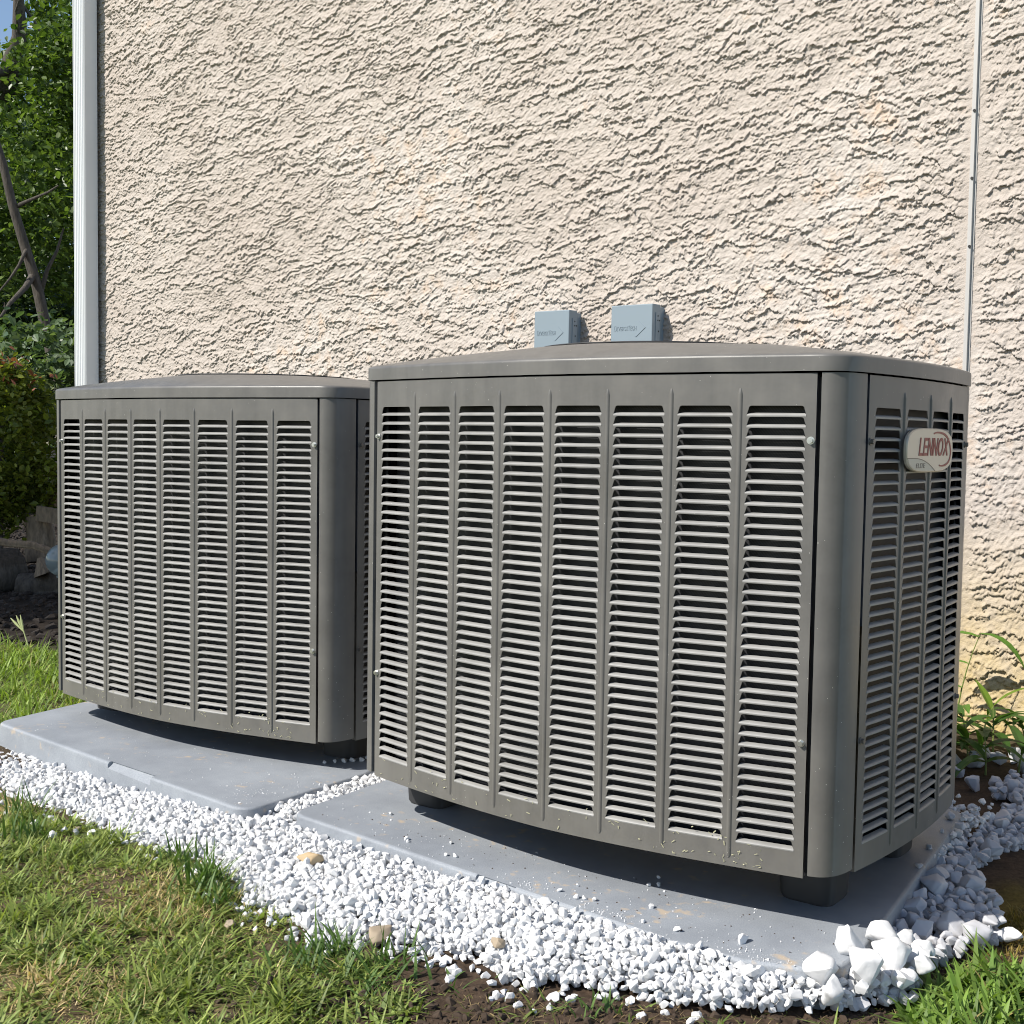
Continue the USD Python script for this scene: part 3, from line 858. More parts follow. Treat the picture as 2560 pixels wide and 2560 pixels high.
# grass clippings stuck to the lower sheet
lr = np.random.default_rng(12)
cx_ = np.concatenate([lr.uniform(-0.45, 0.45, 60), lr.normal(0.33, 0.05, 22)]); cz_ = 0.098 + 0.05 * lr.random(len(cx_)) ** 1.5
cvv, cff, co_ = [], [], 0
for x_, z_ in zip(cx_, cz_):
    a_ = lr.uniform(0, math.pi); l_ = lr.uniform(0.002, 0.008); w_ = lr.uniform(0.0004, 0.0009)
    dx, dz = math.cos(a_) * l_, math.sin(a_) * l_; ex, ez = -math.sin(a_) * w_, math.cos(a_) * w_
    X_ = np.array([x_ - ex, x_ + ex, x_ + dx + ex, x_ + dx - ex]); Z_ = np.maximum(np.array([z_ - ez, z_ + ez, z_ + dz + ez, z_ + dz - ez]), 0.0945)
    p_, _ = front_map(X_, Z_, np.array([0.0008, 0.0008, 0.0025, 0.0025]))
    cvv.append(p_); cff.append(np.array([[0, 1, 2, 3]]) + co_); co_ += 4
plain("clipping", (0.42, 0.40, 0.26), 0.8)
obj("grass_clippings", (np.vstack(cvv), np.vstack(cff)), "clipping", unit, smooth=False, kind="stuff")

# the second unit: a copy of the first
u2 = thing("condenser_unit", "farther grey louvered air conditioner condenser, on the left pad below the downspout", "air conditioner", (-1.2925, 0.1494, -0.0262), 3.36)
p2 = stage.GetPrimAtPath(u2)
p2.GetReferences().AddInternalReference(unit)
p2.SetInstanceable(True)

# ---------------------------------------------------------------- pads
def round_poly(pts, r):
    return Polygon(pts).buffer(-r).buffer(r, quad_segs=8)


def pad(pts, ztop, label, notch):
    poly = round_poly(pts, 0.045)
    cs = manifold3d.CrossSection([np.array(poly.exterior.coords)[:-1][::(1 if poly.exterior.is_ccw else -1)].tolist()])
    r = 0.006
    layers = [(-0.12, -0.006), (ztop - r, 0.0), (ztop - r * 0.35, r * 0.35), (ztop, r)]
    base = Polygon(np.array(poly.exterior.coords))
    pts_ = np.array(poly.exterior.coords)[:-1]
    body = manifold3d.Manifold()
    sl = []
    for z, ins in layers:
        q = base.buffer(-ins) if ins > 0 else base.buffer(-ins)
        c_ = manifold3d.CrossSection([np.array(q.exterior.coords)[:-1][::(1 if q.exterior.is_ccw else -1)].tolist()])
        sl.append(c_.extrude(0.0002).translate([0, 0, z - 0.0002]))
    body = manifold3d.Manifold.batch_hull(sl)
    (x0, y0), (x1, y1) = notch
    d = np.array([x1 - x0, y1 - y0]); Ld = np.linalg.norm(d); d /= Ld
    ang = math.degrees(math.atan2(d[1], d[0]))
    cut = manifold3d.Manifold.cube([Ld, 0.03, 0.06]).rotate([38, 0, 0]).translate([0, -0.020, -0.022]).rotate([0, 0, ang]).translate([x0, y0, ztop])
    body = body - cut
    t = thing("equipment_pad", label, "equipment pad")
    obj("slab", body, "pad_skin", t, smooth=40)
    return t


pb = pad(PAD_B, 0.0, "blue-grey slab pad under the nearer condenser unit", ((-0.105, -0.112), (-0.012, -0.120)))
pa = pad(PAD_A, 0.0, "blue-grey slab pad under the farther condenser unit, at the left edge", ((-1.262, -0.070), (-1.077, -0.082)))

# ---------------------------------------------------------------- gravel
def chip(seed, npt=15, squash=(1, 0.78, 0.62), rounds=0):
    r = np.random.default_rng(seed)
    p = r.normal(size=(npt, 3)); p /= np.linalg.norm(p, axis=1, keepdims=True)
    p *= r.uniform(0.72, 1.08, (npt, 1)) * np.array(squash) * r.uniform(0.85, 1.15, 3)
    m = trimesh.convex.convex_hull(p)
    if rounds:
        q = manifold3d.Manifold.hull_points(m.vertices.tolist()).refine_to_length(0.16).to_mesh()
        m = trimesh.Trimesh(q.vert_properties[:, :3], q.tri_verts, process=True)
        trimesh.smoothing.filter_laplacian(m, lamb=0.5, iterations=rounds)
        v = m.vertices
        k = vnoise(v[:, 0] / 0.33 + seed, v[:, 1] / 0.33 + v[:, 2] / 0.41, seed) * 0.07 + vnoise(v[:, 0] / 0.13, v[:, 2] / 0.13 + v[:, 1] / 0.2, seed + 3) * 0.04
        m.vertices = v * (1.06 + k[:, None])
    return np.array(m.vertices), np.array(m.faces)


CHIPS = [chip(100 + i, 20, (1, 0.82, 0.68)) for i in range(28)]
def rot_batch(n, r, flat=0.0):
    q = r.normal(size=(n, 4)); q[:, 1:3] *= (1 - flat); q /= np.linalg.norm(q, axis=1, keepdims=True)
    w, x, y, z = q.T
    return np.stack([np.stack([1 - 2 * (y * y + z * z), 2 * (x * y - z * w), 2 * (x * z + y * w)], -1), np.stack([2 * (x * y + z * w), 1 - 2 * (x * x + z * z), 2 * (y * z - x * w)], -1), np.stack([2 * (x * z - y * w), 2 * (y * z + x * w), 1 - 2 * (x * x + y * y)], -1)], 1)


def scatter(points, size, r, flat=0.3):
    V, F, o = [], [], 0
    which = r.integers(0, len(CHIPS), len(points))
    R = rot_batch(len(points), r, flat)
    for i, p in enumerate(points):
        v, f = CHIPS[which[i]]
        V.append((v * size[i]) @ R[i].T + p); F.append(f + o); o += len(v)
    return np.vstack(V), np.vstack(F)


def poisson(poly, d, r, bounds, tries=None):
    """roughly even random points: a jittered hexagonal lattice inside poly"""
    x0, y0, x1, y1 = bounds
    gx, gy = np.meshgrid(np.arange(x0, x1, d), np.arange(y0, y1, d * 0.866))
    gx = gx + (np.arange(gx.shape[0]) % 2)[:, None] * d / 2
    pts = np.stack([gx.ravel(), gy.ravel()], -1)
    pts += r.uniform(-0.42, 0.42, pts.shape) * d
    return pts[shapely.contains_xy(poly, pts[:, 0], pts[:, 1])]


bed = Polygon(BED).buffer(0)
bed = bed if bed.geom_type == 'Polygon' else max(bed.geoms, key=lambda g: g.area)
padA_, padB_ = round_poly(PAD_A, 0.04), round_poly(PAD_B, 0.04)
small_bed = bed.buffer(0).difference(padA_.buffer(0.001)).difference(padB_.buffer(0.001))
front_bed = small_bed.intersection(Polygon([(-2.3, -0.6), (0.56, -0.6), (0.62, -0.02), (0.50, 0.05), (0.5, 1.2), (-0.55, 1.2), (-0.62, 0.90), (-2.3, 0.90)]))


def bed_top(x, y):
    """height of the gravel's surface: heaped against the right pad, lower along the left one, thin at its outer edge"""
    z = np.interp(x, [-2.2, -1.8, -1.2, -0.75, -0.6, -0.3, 0.1, 0.3, 0.6], [-0.074, -0.066, -0.046, -0.020, -0.028, -0.020, -0.008, 0.000, -0.004]) + 0.005 * vnoise(x / 0.10, y / 0.10, 71)
    dist = shapely.distance(bed.exterior, shapely.points(x, y))
    z = z - 0.026 * sst(0.10, 0.0, dist)
    gapm = (x > -0.74) & (x < -0.6) & (y > -0.05)
    return np.where(gapm, -0.008, z)


gr = np.random.default_rng(21)
PTS, SZ = [], []
for lay, (d, s0, s1, dz) in enumerate(((0.0130, 0.0085, 0.0125, -0.020), (0.0125, 0.0080, 0.0125, -0.012), (0.0115, 0.0062, 0.0118, -0.004), (0.022, 0.0060, 0.0130, 0.003))):
    p = poisson(front_bed, d, gr, (-2.3, -0.5, 0.7, 0.95))
    ed = shapely.distance(bed.exterior, shapely.points(p[:, 0], p[:, 1]))
    keep = gr.random(len(p)) < np.clip(0.25 + ed / 0.05 + 0.35 * vnoise(p[:, 0] / 0.05, p[:, 1] / 0.05, 75), 0, 1)
    keep &= (p[:, 1] < 0.62) | (gr.random(len(p)) < 0.3)
    p = p[keep]
    z = bed_top(p[:, 0], p[:, 1]) + dz + gr.uniform(-0.003, 0.003, len(p))
    PTS.append(np.c_[p, z]); SZ.append(gr.uniform(s0, s1, len(p)) * (0.85 + 0.3 * gr.random(len(p)) ** 3))
# strays over the grass and soil edge
edge_pts = []
while len(edge_pts) < 130:
    k = gr.integers(1, 14); a, b = np.array(BED[k]), np.array(BED[k + 1])
    q = a + (b - a) * gr.random() + [gr.normal() * 0.02, -abs(gr.normal()) * 0.028]
    if not bed.contains(shapely.Point(q)):
        edge_pts.append([q[0], q[1], float(ground_z(q[0], q[1])) + 0.004])
PTS.append(np.array(edge_pts)); SZ.append(gr.uniform(0.005, 0.012, len(edge_pts)))
PTS, SZ = np.vstack(PTS), np.concatenate(SZ)
gv, gf = scatter(PTS, SZ, gr)
raw("white_gravel", gv, gf, None, "marble", kind="stuff", label="white crushed marble gravel bed along the fronts of both pads", category=None) if False else None
pth = raw("white_gravel", gv, gf, None, "marble")
tag(stage.GetPrimAtPath(pth), "white crushed marble gravel in a bed along the fronts of both pads", "gravel", None, "stuff")

# larger stones beside and behind the right end of the near pad: each a thing
STONES = [chip(300 + i, 15, (1, 0.80, 0.66), 1) for i in range(16)]


def stone(name, x, y, z, size, label, cat_, group, mt, r, flat=0.75, squash=None):
    v, f = STONES[r.integers(0, len(STONES))]
    v = v * (squash if squash is not None else 1.0)
    R = rot_batch(1, r, flat)[0]
    v = (v * size) @ R.T
    path = numbered("/World", name)
    m = usdkit.mesh(stage, path, (v, f), look(mt), smooth=24)
    m.AddTranslateOp().Set(Gf.Vec3d(float(x), float(y), float(z)))
    tag(m.GetPrim(), label, cat_, group)


sr = np.random.default_rng(33)
right_bed = small_bed.difference(front_bed.buffer(-0.01))
placed = []
tries = 0
while len(placed) < 290 and tries < 30000:
    tries += 1
    x, y = sr.uniform(0.42, 0.76), sr.uniform(-0.08, 1.40)
    s = sr.uniform(0.016, 0.036) if sr.random() < 0.45 else sr.uniform(0.011, 0.018)
    if not right_bed.contains(shapely.Point(x, y)) or padB_.distance(shapely.Point(x, y)) < s * 0.5:
        continue
    if any((x - a) ** 2 + (y - b) ** 2 < (0.66 * (s + c)) ** 2 for a, b, c in placed):
        continue
    placed.append((x, y, s))
for x, y, s in placed:
    if y > 0.14:
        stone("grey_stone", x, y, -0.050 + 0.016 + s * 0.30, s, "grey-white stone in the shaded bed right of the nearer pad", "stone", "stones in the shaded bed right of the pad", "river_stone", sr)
    else:
        stone("white_rock", x, y, -0.040 + s * 0.5 + 0.012, s, "white marble lump in the sunlit heap at the near right pad corner", "stone", "white lumps heaped at the pad corner", "marble", sr, 0.4)
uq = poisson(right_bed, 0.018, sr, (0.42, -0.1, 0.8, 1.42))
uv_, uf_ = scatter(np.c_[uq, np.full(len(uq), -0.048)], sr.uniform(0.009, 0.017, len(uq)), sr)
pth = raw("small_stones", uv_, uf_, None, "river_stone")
tag(stage.GetPrimAtPath(pth), "small grey-white stones filling the gaps of the shaded bed", "gravel", None, "stuff")
# the big white lumps of the heap
for x, y, z, s, lb in ((0.545, -0.100, 0.012, 0.036, "long white rock lying lowest on the near right pad corner"), (0.597, -0.052, 0.016, 0.042, "biggest white rock in the middle of the corner heap"),
                       (0.562, -0.020, 0.028, 0.034, "upright white rock leaning on the near right pad edge"), (0.612, 0.020, 0.014, 0.038, "white rock behind the biggest one of the corner heap"),
                       (0.583, 0.055, 0.020, 0.032, "narrow white rock at the back of the corner heap"), (0.650, 0.040, -0.002, 0.028, "white rock at the grass side of the corner heap"),
                       (0.572, -0.118, -0.008, 0.030, "white rock at the foot of the corner heap, by the gravel"), (0.628, 0.105, -0.004, 0.027, "small white rock next to the shade line of the corner heap"),
                       (0.640, -0.015, -0.008, 0.027, "white rock low on the outer side of the corner heap"), (0.600, 0.118, 0.000, 0.024, "half shaded white rock at the rear of the corner heap")):
    stone("white_rock", x, y, z - 0.010, s, lb, "rock", None, "marble", sr, 0.5)
stone("white_rock", 0.705, 0.335, -0.045, 0.022, "lone white rock in the moss near the right edge", "rock", None, "marble", sr)
stone("tan_rock", -0.425, -0.219, -0.012, 0.030, "flat tan rock in the white gravel", "rock", None, "tan_stone", sr, 0.95, (1.2, 0.9, 0.6))
stone("brown_rock", -0.122, -0.352, -0.036, 0.026, "grey-brown rock at the gravel's grass edge", "rock", None, "brown_stone", sr, 0.9, (1.15, 0.9, 0.8))
stone("brown_rock", 0.088, -0.300, -0.016, 0.015, "small dark brown rock among white gravel", "rock", None, "brown_stone", sr, 0.9)
stone("brown_rock", -1.02, -0.325, -0.055, 0.016, "small grey rock at the left gravel edge", "rock", None, "brown_stone", sr, 0.9)
stone("brown_rock", -0.372, -0.455, -0.055, 0.016, "dark chip of rock in the front grass", "rock", None, "brown_stone", sr, 0.9)

# loose pebbles on the pads
loose = [(-0.466, 0.048), (-0.331, -0.052), (-0.213, -0.072), (-0.251, -0.014), (-0.195, -0.068), (-0.321, -0.060), (0.101, -0.095), (0.112, -0.090), (0.130, -0.085), (0.223, -0.051), (0.166, 0.034), (0.178, 0.048), (0.306, -0.111), (0.409, -0.085), (0.159, 0.080), (0.069, -0.046), (0.060, -0.087), (0.245, -0.115)]
lsz = [0.006, 0.0075, 0.006, 0.006, 0.007, 0.006, 0.0075, 0.006, 0.007, 0.0075, 0.006, 0.006, 0.008, 0.013, 0.005, 0.005, 0.006, 0.006]
for (x, y), s in zip(loose, lsz):
    lb, gp_ = ("largest white pebble lying alone on the near pad", None) if s > 0.012 else ("small white pebble lying loose on the near pad's front", "pebbles loose on the near pad")
    stone("pebble", x, y, s * 0.42, s, lb, "pebble", gp_, "marble", sr, 0.85)
for x, y in ((-0.865, 0.246), (-0.852, 0.268), (-0.838, 0.286), (-0.826, 0.300), (-0.812, 0.318), (-0.815, 0.340), (-0.80, 0.352), (-0.79, 0.335), (-0.785, 0.365), (-0.80, 0.38)):
    stone("pebble", x, y, 0.003, sr.uniform(0.006, 0.011), "white pebble by the farther unit's front foot", "pebble", "pebbles by the farther unit's foot", "marble", sr, 0.85)
for x, y, s in ((0.505, 0.44, 0.009), (0.485, 0.56, 0.010), (0.47, 0.68, 0.008), (0.49, 0.73, 0.014), (0.455, 0.78, 0.016)):
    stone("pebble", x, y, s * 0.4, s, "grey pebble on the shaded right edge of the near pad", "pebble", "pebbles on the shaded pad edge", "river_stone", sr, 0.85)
# grit and crumbs on the pads
cr = np.random.default_rng(44)
cp = np.vstack([np.c_[cr.uniform(-0.62, 0.54, 330), -0.15 + 0.21 * cr.random(330) ** 1.6], np.c_[cr.uniform(-1.80, -0.74, 110), cr.uniform(-0.09, 0.3, 110)], np.c_[cr.normal(-0.80, 0.05, 120), cr.normal(-0.02, 0.08, 120)], np.c_[cr.normal(0.20, 0.05, 90), cr.normal(-0.12, 0.012, 90)], np.c_[cr.normal(0.47, 0.05, 200), cr.normal(-0.125, 0.02, 200)], np.c_[cr.normal(0.0, 0.03, 60), cr.normal(-0.10, 0.02, 60)]])
okp = shapely.contains_xy(padA_.union(padB_).buffer(-0.004), cp[:, 0], cp[:, 1])
cp = cp[okp]
cv, cf = scatter(np.c_[cp, np.full(len(cp), 0.0006)], (0.0005 + 0.0016 * cr.random(len(cp)) ** 2) * (1 + (cr.random(len(cp)) < 0.04)), cr)
pth = raw("grit", cv, cf, None, "marble")
tag(stage.GetPrimAtPath(pth), "white grit and crumbs strewn over the pad tops", "grit", None, "stuff")
dpn = 170
dq = np.c_[cr.uniform(-0.60, 0.53, dpn), cr.uniform(-0.14, 0.05, dpn)]
dq = dq[shapely.contains_xy(padB_.buffer(-0.004), dq[:, 0], dq[:, 1])]
dv, df = scatter(np.c_[dq, np.full(len(dq), 0.0005)], 0.0005 + 0.0018 * cr.random(len(dq)) ** 2, cr)
plain("crumb_soil", (0.06, 0.04, 0.025), 0.95)
pth = raw("soil_crumbs", dv, df, None, "crumb_soil")
tag(stage.GetPrimAtPath(pth), "dark soil crumbs strewn over the near pad's front", "soil crumbs", None, "stuff")

# soil clods in the foreground
kr = np.random.default_rng(55)
DIRT = Polygon([(-0.30, -0.62), (0.10, -0.40), (0.20, -0.34), (0.34, -0.285), (0.45, -0.22), (0.53, -0.14), (0.63, -0.02), (0.66, -0.10), (0.52, -0.32), (0.25, -0.60), (-0.10, -0.85)])
kp = poisson(DIRT, 0.013, kr, (-0.4, -0.9, 0.8, 0.1))
kp = kp[kr.random(len(kp)) < 0.62]
kz = ground_z(kp[:, 0], kp[:, 1])
ks = 0.0025 + 0.010 * kr.random(len(kp)) ** 3.0
stone_mat("clod", (0.050, 0.033, 0.021), (0.105, 0.072, 0.048), (0.045, 0.030, 0.02), 0.95)
kv, kf = scatter(np.c_[kp, kz + 0.001], ks, kr)
pth = raw("soil_clods", kv, kf, None, "clod")
tag(stage.GetPrimAtPath(pth), "brown soil clods and crumbs along the front of the gravel bed", "soil clods", None, "stuff")


# ---------------------------------------------------------------- grass
def blades(base, length, width, head, lean, curl, colr, tipc, nseg=4, fold=0.0):
    """base (n,3); each blade bends in the plane of its heading; returns vertices, quads, colours"""
    n = len(base)
    d = np.stack([np.cos(head), np.sin(head), np.zeros(n)], -1)
    sd = np.stack([-np.sin(head), np.cos(head), np.zeros(n)], -1)
    V = np.zeros((n, nseg + 1, 2, 3)); Cc = np.zeros((n, nseg + 1, 2, 3))
    p = base.copy()
    for s in range(nseg + 1):
        t = s / nseg
        wv = width * (1 - t ** 1.8) * (0.75 + 0.25 * min(1, t * 4)) + 0.0002
        V[:, s, 0] = p - sd * (wv / 2)[:, None]; V[:, s, 1] = p + sd * (wv / 2)[:, None]
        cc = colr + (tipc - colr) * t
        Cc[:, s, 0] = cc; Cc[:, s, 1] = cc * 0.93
        th = lean + curl * (s + 0.5) / nseg
        p = p + (d * np.sin(th)[:, None] + np.array([0, 0, 1.0]) * np.cos(th)[:, None]) * (length / nseg)[:, None]
        p[:, 2] = np.maximum(p[:, 2], base[:, 2] + 0.001)
    idx = np.arange(n)[:, None] * (2 * (nseg + 1))
    F = np.concatenate([idx + np.array([[2 * s, 2 * s + 1, 2 * s + 3, 2 * s + 2]]) for s in range(nseg)], 0)
    return V.reshape(-1, 3), F, Cc.reshape(-1, 3)


def grass(name, pts, r, label, pal, lmin, lmax, wmin, wmax, lean0, lean1, cat_="grass", dry=0.25, nseg=4):
    n = len(pts)
    base = np.c_[pts, ground_z(pts[:, 0], pts[:, 1]) - 0.002]
    dryn = vnoise(pts[:, 0] / 0.16, pts[:, 1] / 0.16, 81) + 0.5 * vnoise(pts[:, 0] / 0.05, pts[:, 1] / 0.05, 82)
    isdry = r.random(n) < np.clip(dry + 0.45 * dryn, 0.02, 0.95)
    L = r.uniform(lmin, lmax, n) * (0.75 + 0.5 * r.random(n) ** 2)
    Wd = r.uniform(wmin, wmax, n)
    g0, g1, d0, d1 = [np.array(c_) for c_ in pal]
    k = r.random(n)[:, None]
    c_ = np.where(isdry[:, None], d0 + (d1 - d0) * k, g0 + (g1 - g0) * k) * r.uniform(0.6, 1.3, (n, 1))
    hgt = 1.0 + 0.7 * vnoise(pts[:, 0] / 0.075, pts[:, 1] / 0.075, 83)
    L = np.where(isdry, L * 0.8, L) * hgt; Wd = np.where(isdry, Wd * 0.6, Wd)
    lean = r.uniform(lean0, lean1, n); curl = r.uniform(-0.1, 1.1, n)
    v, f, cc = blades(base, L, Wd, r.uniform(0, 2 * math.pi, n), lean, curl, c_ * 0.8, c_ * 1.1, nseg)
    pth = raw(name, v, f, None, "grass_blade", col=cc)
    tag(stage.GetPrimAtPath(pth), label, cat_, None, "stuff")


ga = np.random.default_rng(66)


def rand_in(poly, n, r):
    x0, y0, x1, y1 = poly.bounds
    out = []
    while sum(map(len, out)) < n:
        p = np.c_[r.uniform(x0, x1, n), r.uniform(y0, y1, n)]
        out.append(p[shapely.contains_xy(poly, p[:, 0], p[:, 1])])
    return np.vstack(out)[:n]


LAWN_F = Polygon([(-2.2, -0.26), (-1.363, -0.288), (-1.096, -0.300), (-0.873, -0.298), (-0.66, -0.305), (-0.48, -0.35), (-0.35, -0.385), (-0.18, -0.40), (-0.08, -0.40), (0.05, -0.45), (0.10, -0.50), (0.0, -0.75), (-0.3, -1.05), (-1.0, -1.05), (-2.2, -0.9)])
p = rand_in(LAWN_F, 78000, ga)
bare = sst(-0.55, 0.10, 0.75 * vnoise(p[:, 0] / 0.13, p[:, 1] / 0.13, 91) + 0.5 * vnoise(p[:, 0] / 0.05, p[:, 1] / 0.05, 92) + 1.1 * (-(p[:, 0] + 0.35)) + 0.15)
p = p[ga.random(len(p)) < 0.10 + 0.90 * bare]
G_PAL = ((0.085, 0.140, 0.020), (0.330, 0.380, 0.100), (0.36, 0.26, 0.11), (0.64, 0.52, 0.28))
grass("front_lawn", p, ga, "short patchy green and straw coloured lawn in front of the gravel", G_PAL, 0.014, 0.046, 0.0022, 0.0056, 0.6, 1.6, dry=0.27)
# clover-like flat leaves and broad crabgrass among it
q = rand_in(LAWN_F, 15000, ga)
q = q[ga.random(len(q)) < 0.2 + 0.8 * sst(-0.3, 0.4, vnoise(q[:, 0] / 0.12, q[:, 1] / 0.12, 95))]
grass("lawn_weeds", q, ga, "low broad-leaved weeds mixed into the front lawn", ((0.13, 0.20, 0.035), (0.34, 0.42, 0.14), (0.36, 0.29, 0.13), (0.45, 0.37, 0.18)), 0.014, 0.032, 0.006, 0.011, 0.7, 1.5, "weeds", dry=0.05)


def tuft(x, y, n, r, label, lmin, lmax, wmin, wmax, spread=0.02, c0=(0.05, 0.105, 0.02), c1=(0.12, 0.20, 0.05), lean=(0.1, 0.9), name="grass_tuft"):
    b = np.c_[x + r.normal(0, spread, n), y + r.normal(0, spread, n)]
    base = np.c_[b, ground_z(b[:, 0], b[:, 1]) - 0.002]
    c_ = np.array(c0) + (np.array(c1) - np.array(c0)) * r.random((n, 1))
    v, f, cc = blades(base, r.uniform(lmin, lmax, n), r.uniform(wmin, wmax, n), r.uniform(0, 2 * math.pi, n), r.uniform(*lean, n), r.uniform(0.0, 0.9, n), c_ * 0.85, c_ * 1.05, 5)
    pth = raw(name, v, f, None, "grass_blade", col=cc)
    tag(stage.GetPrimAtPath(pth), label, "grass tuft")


for x, y, n, lo_, hi_, lb in ((-0.690, -0.300, 34, 0.04, 0.085, "tall grass tuft leaning over the white gravel, left of the big tuft"), (-0.545, -0.375, 60, 0.05, 0.10, "big dark green grass tuft at the gravel edge, in front of the pad gap"),
                              (-0.47, -0.40, 36, 0.04, 0.09, "grass tuft beside the big one, reaching over the gravel"), (-0.045, -0.365, 12, 0.05, 0.085, "thin grass tuft growing up through the white gravel"),
                              (-0.15, -0.45, 95, 0.04, 0.09, "broad green grass clump in bare soil below the brown rock"), (-0.04, -0.47, 85, 0.04, 0.085, "sprawling grass clump at the middle of the bottom edge"),
                              (-1.22, -0.33, 26, 0.05, 0.10, "grass tuft at the left edge against the gravel"), (-1.05, -0.42, 30, 0.05, 0.09, "grass tuft in the left front lawn"),
                              (0.075, -0.395, 10, 0.02, 0.045, "few blades of grass at the lower gravel edge"), (0.30, -0.335, 26, 0.015, 0.04, "small weed sprout in the bare soil"),
                              (-0.255, 0.0, 0, 0.0, 0.0, "")):
    if n:
        tuft(x, y, n, ga, lb, lo_, hi_, 0.003, 0.0068, 0.02 if n < 70 else 0.036, lean=(0.1, 0.9) if n < 70 else (0.4, 1.4))
# right foreground: bright broad-bladed grass
LAWN_R = Polygon([(0.635, -0.01), (0.66, 0.06), (0.66, 0.09), (0.70, 0.16), (0.80, 0.26), (1.0, 0.30), (1.1, 0.1), (0.85, -0.25), (0.70, -0.12)])
p = rand_in(LAWN_R, 3400, ga)
grass("right_grass", p, ga, "bright broad-bladed grass in the lower right corner", ((0.09, 0.17, 0.025), (0.20, 0.30, 0.055), (0.30, 0.24, 0.09), (0.40, 0.32, 0.14)), 0.035, 0.075, 0.006, 0.0135, 0.4, 1.5, dry=0.06, nseg=5)
p = rand_in(Polygon([(0.60, -0.03), (0.66, 0.25), (0.75, 0.42), (0.95, 0.6), (1.0, 0.2), (0.75, -0.1)]), 2200, ga)
grass("right_thatch", p, ga, "dry thatch and thin grass round the right hand grass patch", G_PAL, 0.015, 0.045, 0.0012, 0.003, 0.8, 1.5, dry=0.7)
p = rand_in(Polygon([(0.655, 0.27), (0.72, 0.22), (0.86, 0.40), (0.90, 0.62), (0.80, 0.72), (0.66, 0.50)]), 5200, ga)
grass("moss", p, ga, "low golden-brown moss and turf at the right edge", ((0.16, 0.125, 0.025), (0.30, 0.22, 0.05), (0.30, 0.20, 0.06), (0.40, 0.28, 0.09)), 0.008, 0.020, 0.0012, 0.0024, 0.1, 1.2, "moss", dry=0.4, nseg=3)
p = rand_in(DIRT, 2600, ga)
grass("dead_grass", p, ga, "dead grass stems and roots lying on the bare soil", ((0.10, 0.12, 0.03), (0.16, 0.18, 0.05), (0.28, 0.20, 0.10), (0.42, 0.33, 0.18)), 0.010, 0.038, 0.0009, 0.0026, 1.1, 1.6, dry=0.62)
p = rand_in(DIRT, 1500, ga)
p = p[vnoise(p[:, 0] / 0.07, p[:, 1] / 0.07, 97) > 0.05]
grass("sprouts", p, ga, "sparse green sprouts and clover on the bare soil", ((0.09, 0.15, 0.025), (0.24, 0.30, 0.08), (0.34, 0.25, 0.11), (0.5, 0.4, 0.2)), 0.010, 0.032, 0.002, 0.0065, 0.6, 1.5, "weeds", dry=0.25)
# lawn left of the far pad
LAWN_L = Polygon([(-1.90, 0.05), (-1.96, 0.5), (-2.0, 0.95), (-2.6, 0.95), (-3.2, 0.80), (-4.6, 0.55), (-4.6, -0.6), (-2.2, -0.26)])
p = rand_in(LAWN_L, 21000, ga)
grass("back_lawn", p, ga, "sunlit bright green lawn left of the farther pad", ((0.12, 0.20, 0.025), (0.27, 0.37, 0.07), (0.32, 0.30, 0.10), (0.42, 0.38, 0.15)), 0.035, 0.075, 0.004, 0.0075, 0.25, 1.4, dry=0.06, nseg=3)

# mulch in the dark bed behind the lawn
mr = np.random.default_rng(77)
MUL = Polygon([(-2.2, 1.0), (-3.2, 0.86), (-4.6, 0.6), (-9, 1.0), (-9, 5), (-4.9, 4.2), (-4.85, 1.9), (-2.2, 1.9)])
p = rand_in(MUL, 6500, mr)
stone_mat("mulch_chip", (0.022, 0.016, 0.012), (0.075, 0.055, 0.042), (0.02, 0.015, 0.01), 0.95)
mv, mf = scatter(np.c_[p, ground_z(p[:, 0], p[:, 1]) + 0.004], mr.uniform(0.008, 0.030, len(p)), mr, 0.9)
pth = raw("mulch", mv, mf, None, "mulch_chip")
tag(stage.GetPrimAtPath(pth), "dark bark mulch in the bed behind the left lawn", "mulch", None, "stuff")


# ---------------------------------------------------------------- plants by the wall
def leaf_blade(p0, d, L, w, droop, c_, r, nseg=6):
    """one lance-shaped leaf from p0 along d, drooping; a gutter along its midrib"""
    d = np.array(d, float); d /= np.linalg.norm(d)
    side = np.cross(d, [0, 0, 1.0]); side /= np.linalg.norm(side) + 1e-9
    V = []
    p = np.array(p0, float)
    e = d.copy()
    for s in range(nseg + 1):
        t = s / nseg
        wv = w * (math.sin(math.pi * min(1, (t * 0.93 + 0.05)) ** 0.75)) / 2 + 0.0004
        nr = np.cross(side, e)
        V += [p - side * wv + nr * wv * 0.28, p, p + side * wv + nr * wv * 0.28]
        e = e + np.array([0, 0, -droop / nseg]); e /= np.linalg.norm(e)
        p = p + e * L / nseg
    F = []
    for s in range(nseg):
        for k in (0, 1):
            F.append([3 * s + k, 3 * s + k + 1, 3 * s + k + 4, 3 * s + k + 3])
    V = np.array(V)
    return V, np.array(F), np.tile(np.array(c_) * r.uniform(0.85, 1.15), (len(V), 1))


def wall_weed(x, y, h, leaves, label, r, lean=(0.0, 0.0), c_=(0.10, 0.21, 0.03)):
    t = thing("wall_weed", label, "weed", (x, y, -0.06))
    pts = [(lean[0] * k * k, lean[1] * k * k, h * k) for k in np.linspace(0, 1, 7)]
    obj("stem", tube(pts, np.linspace(0.003, 0.0012, 7), 6), "stem_green", t)
    for k, az, L, w, up, droop in leaves:
        p0 = (lean[0] * k * k, lean[1] * k * k, h * k)
        v, f, cc = leaf_blade(p0, (math.cos(az), math.sin(az), up), L, w, droop, c_, r)
        raw("leaf", v, f, None, "leaf_green", t, col=cc)


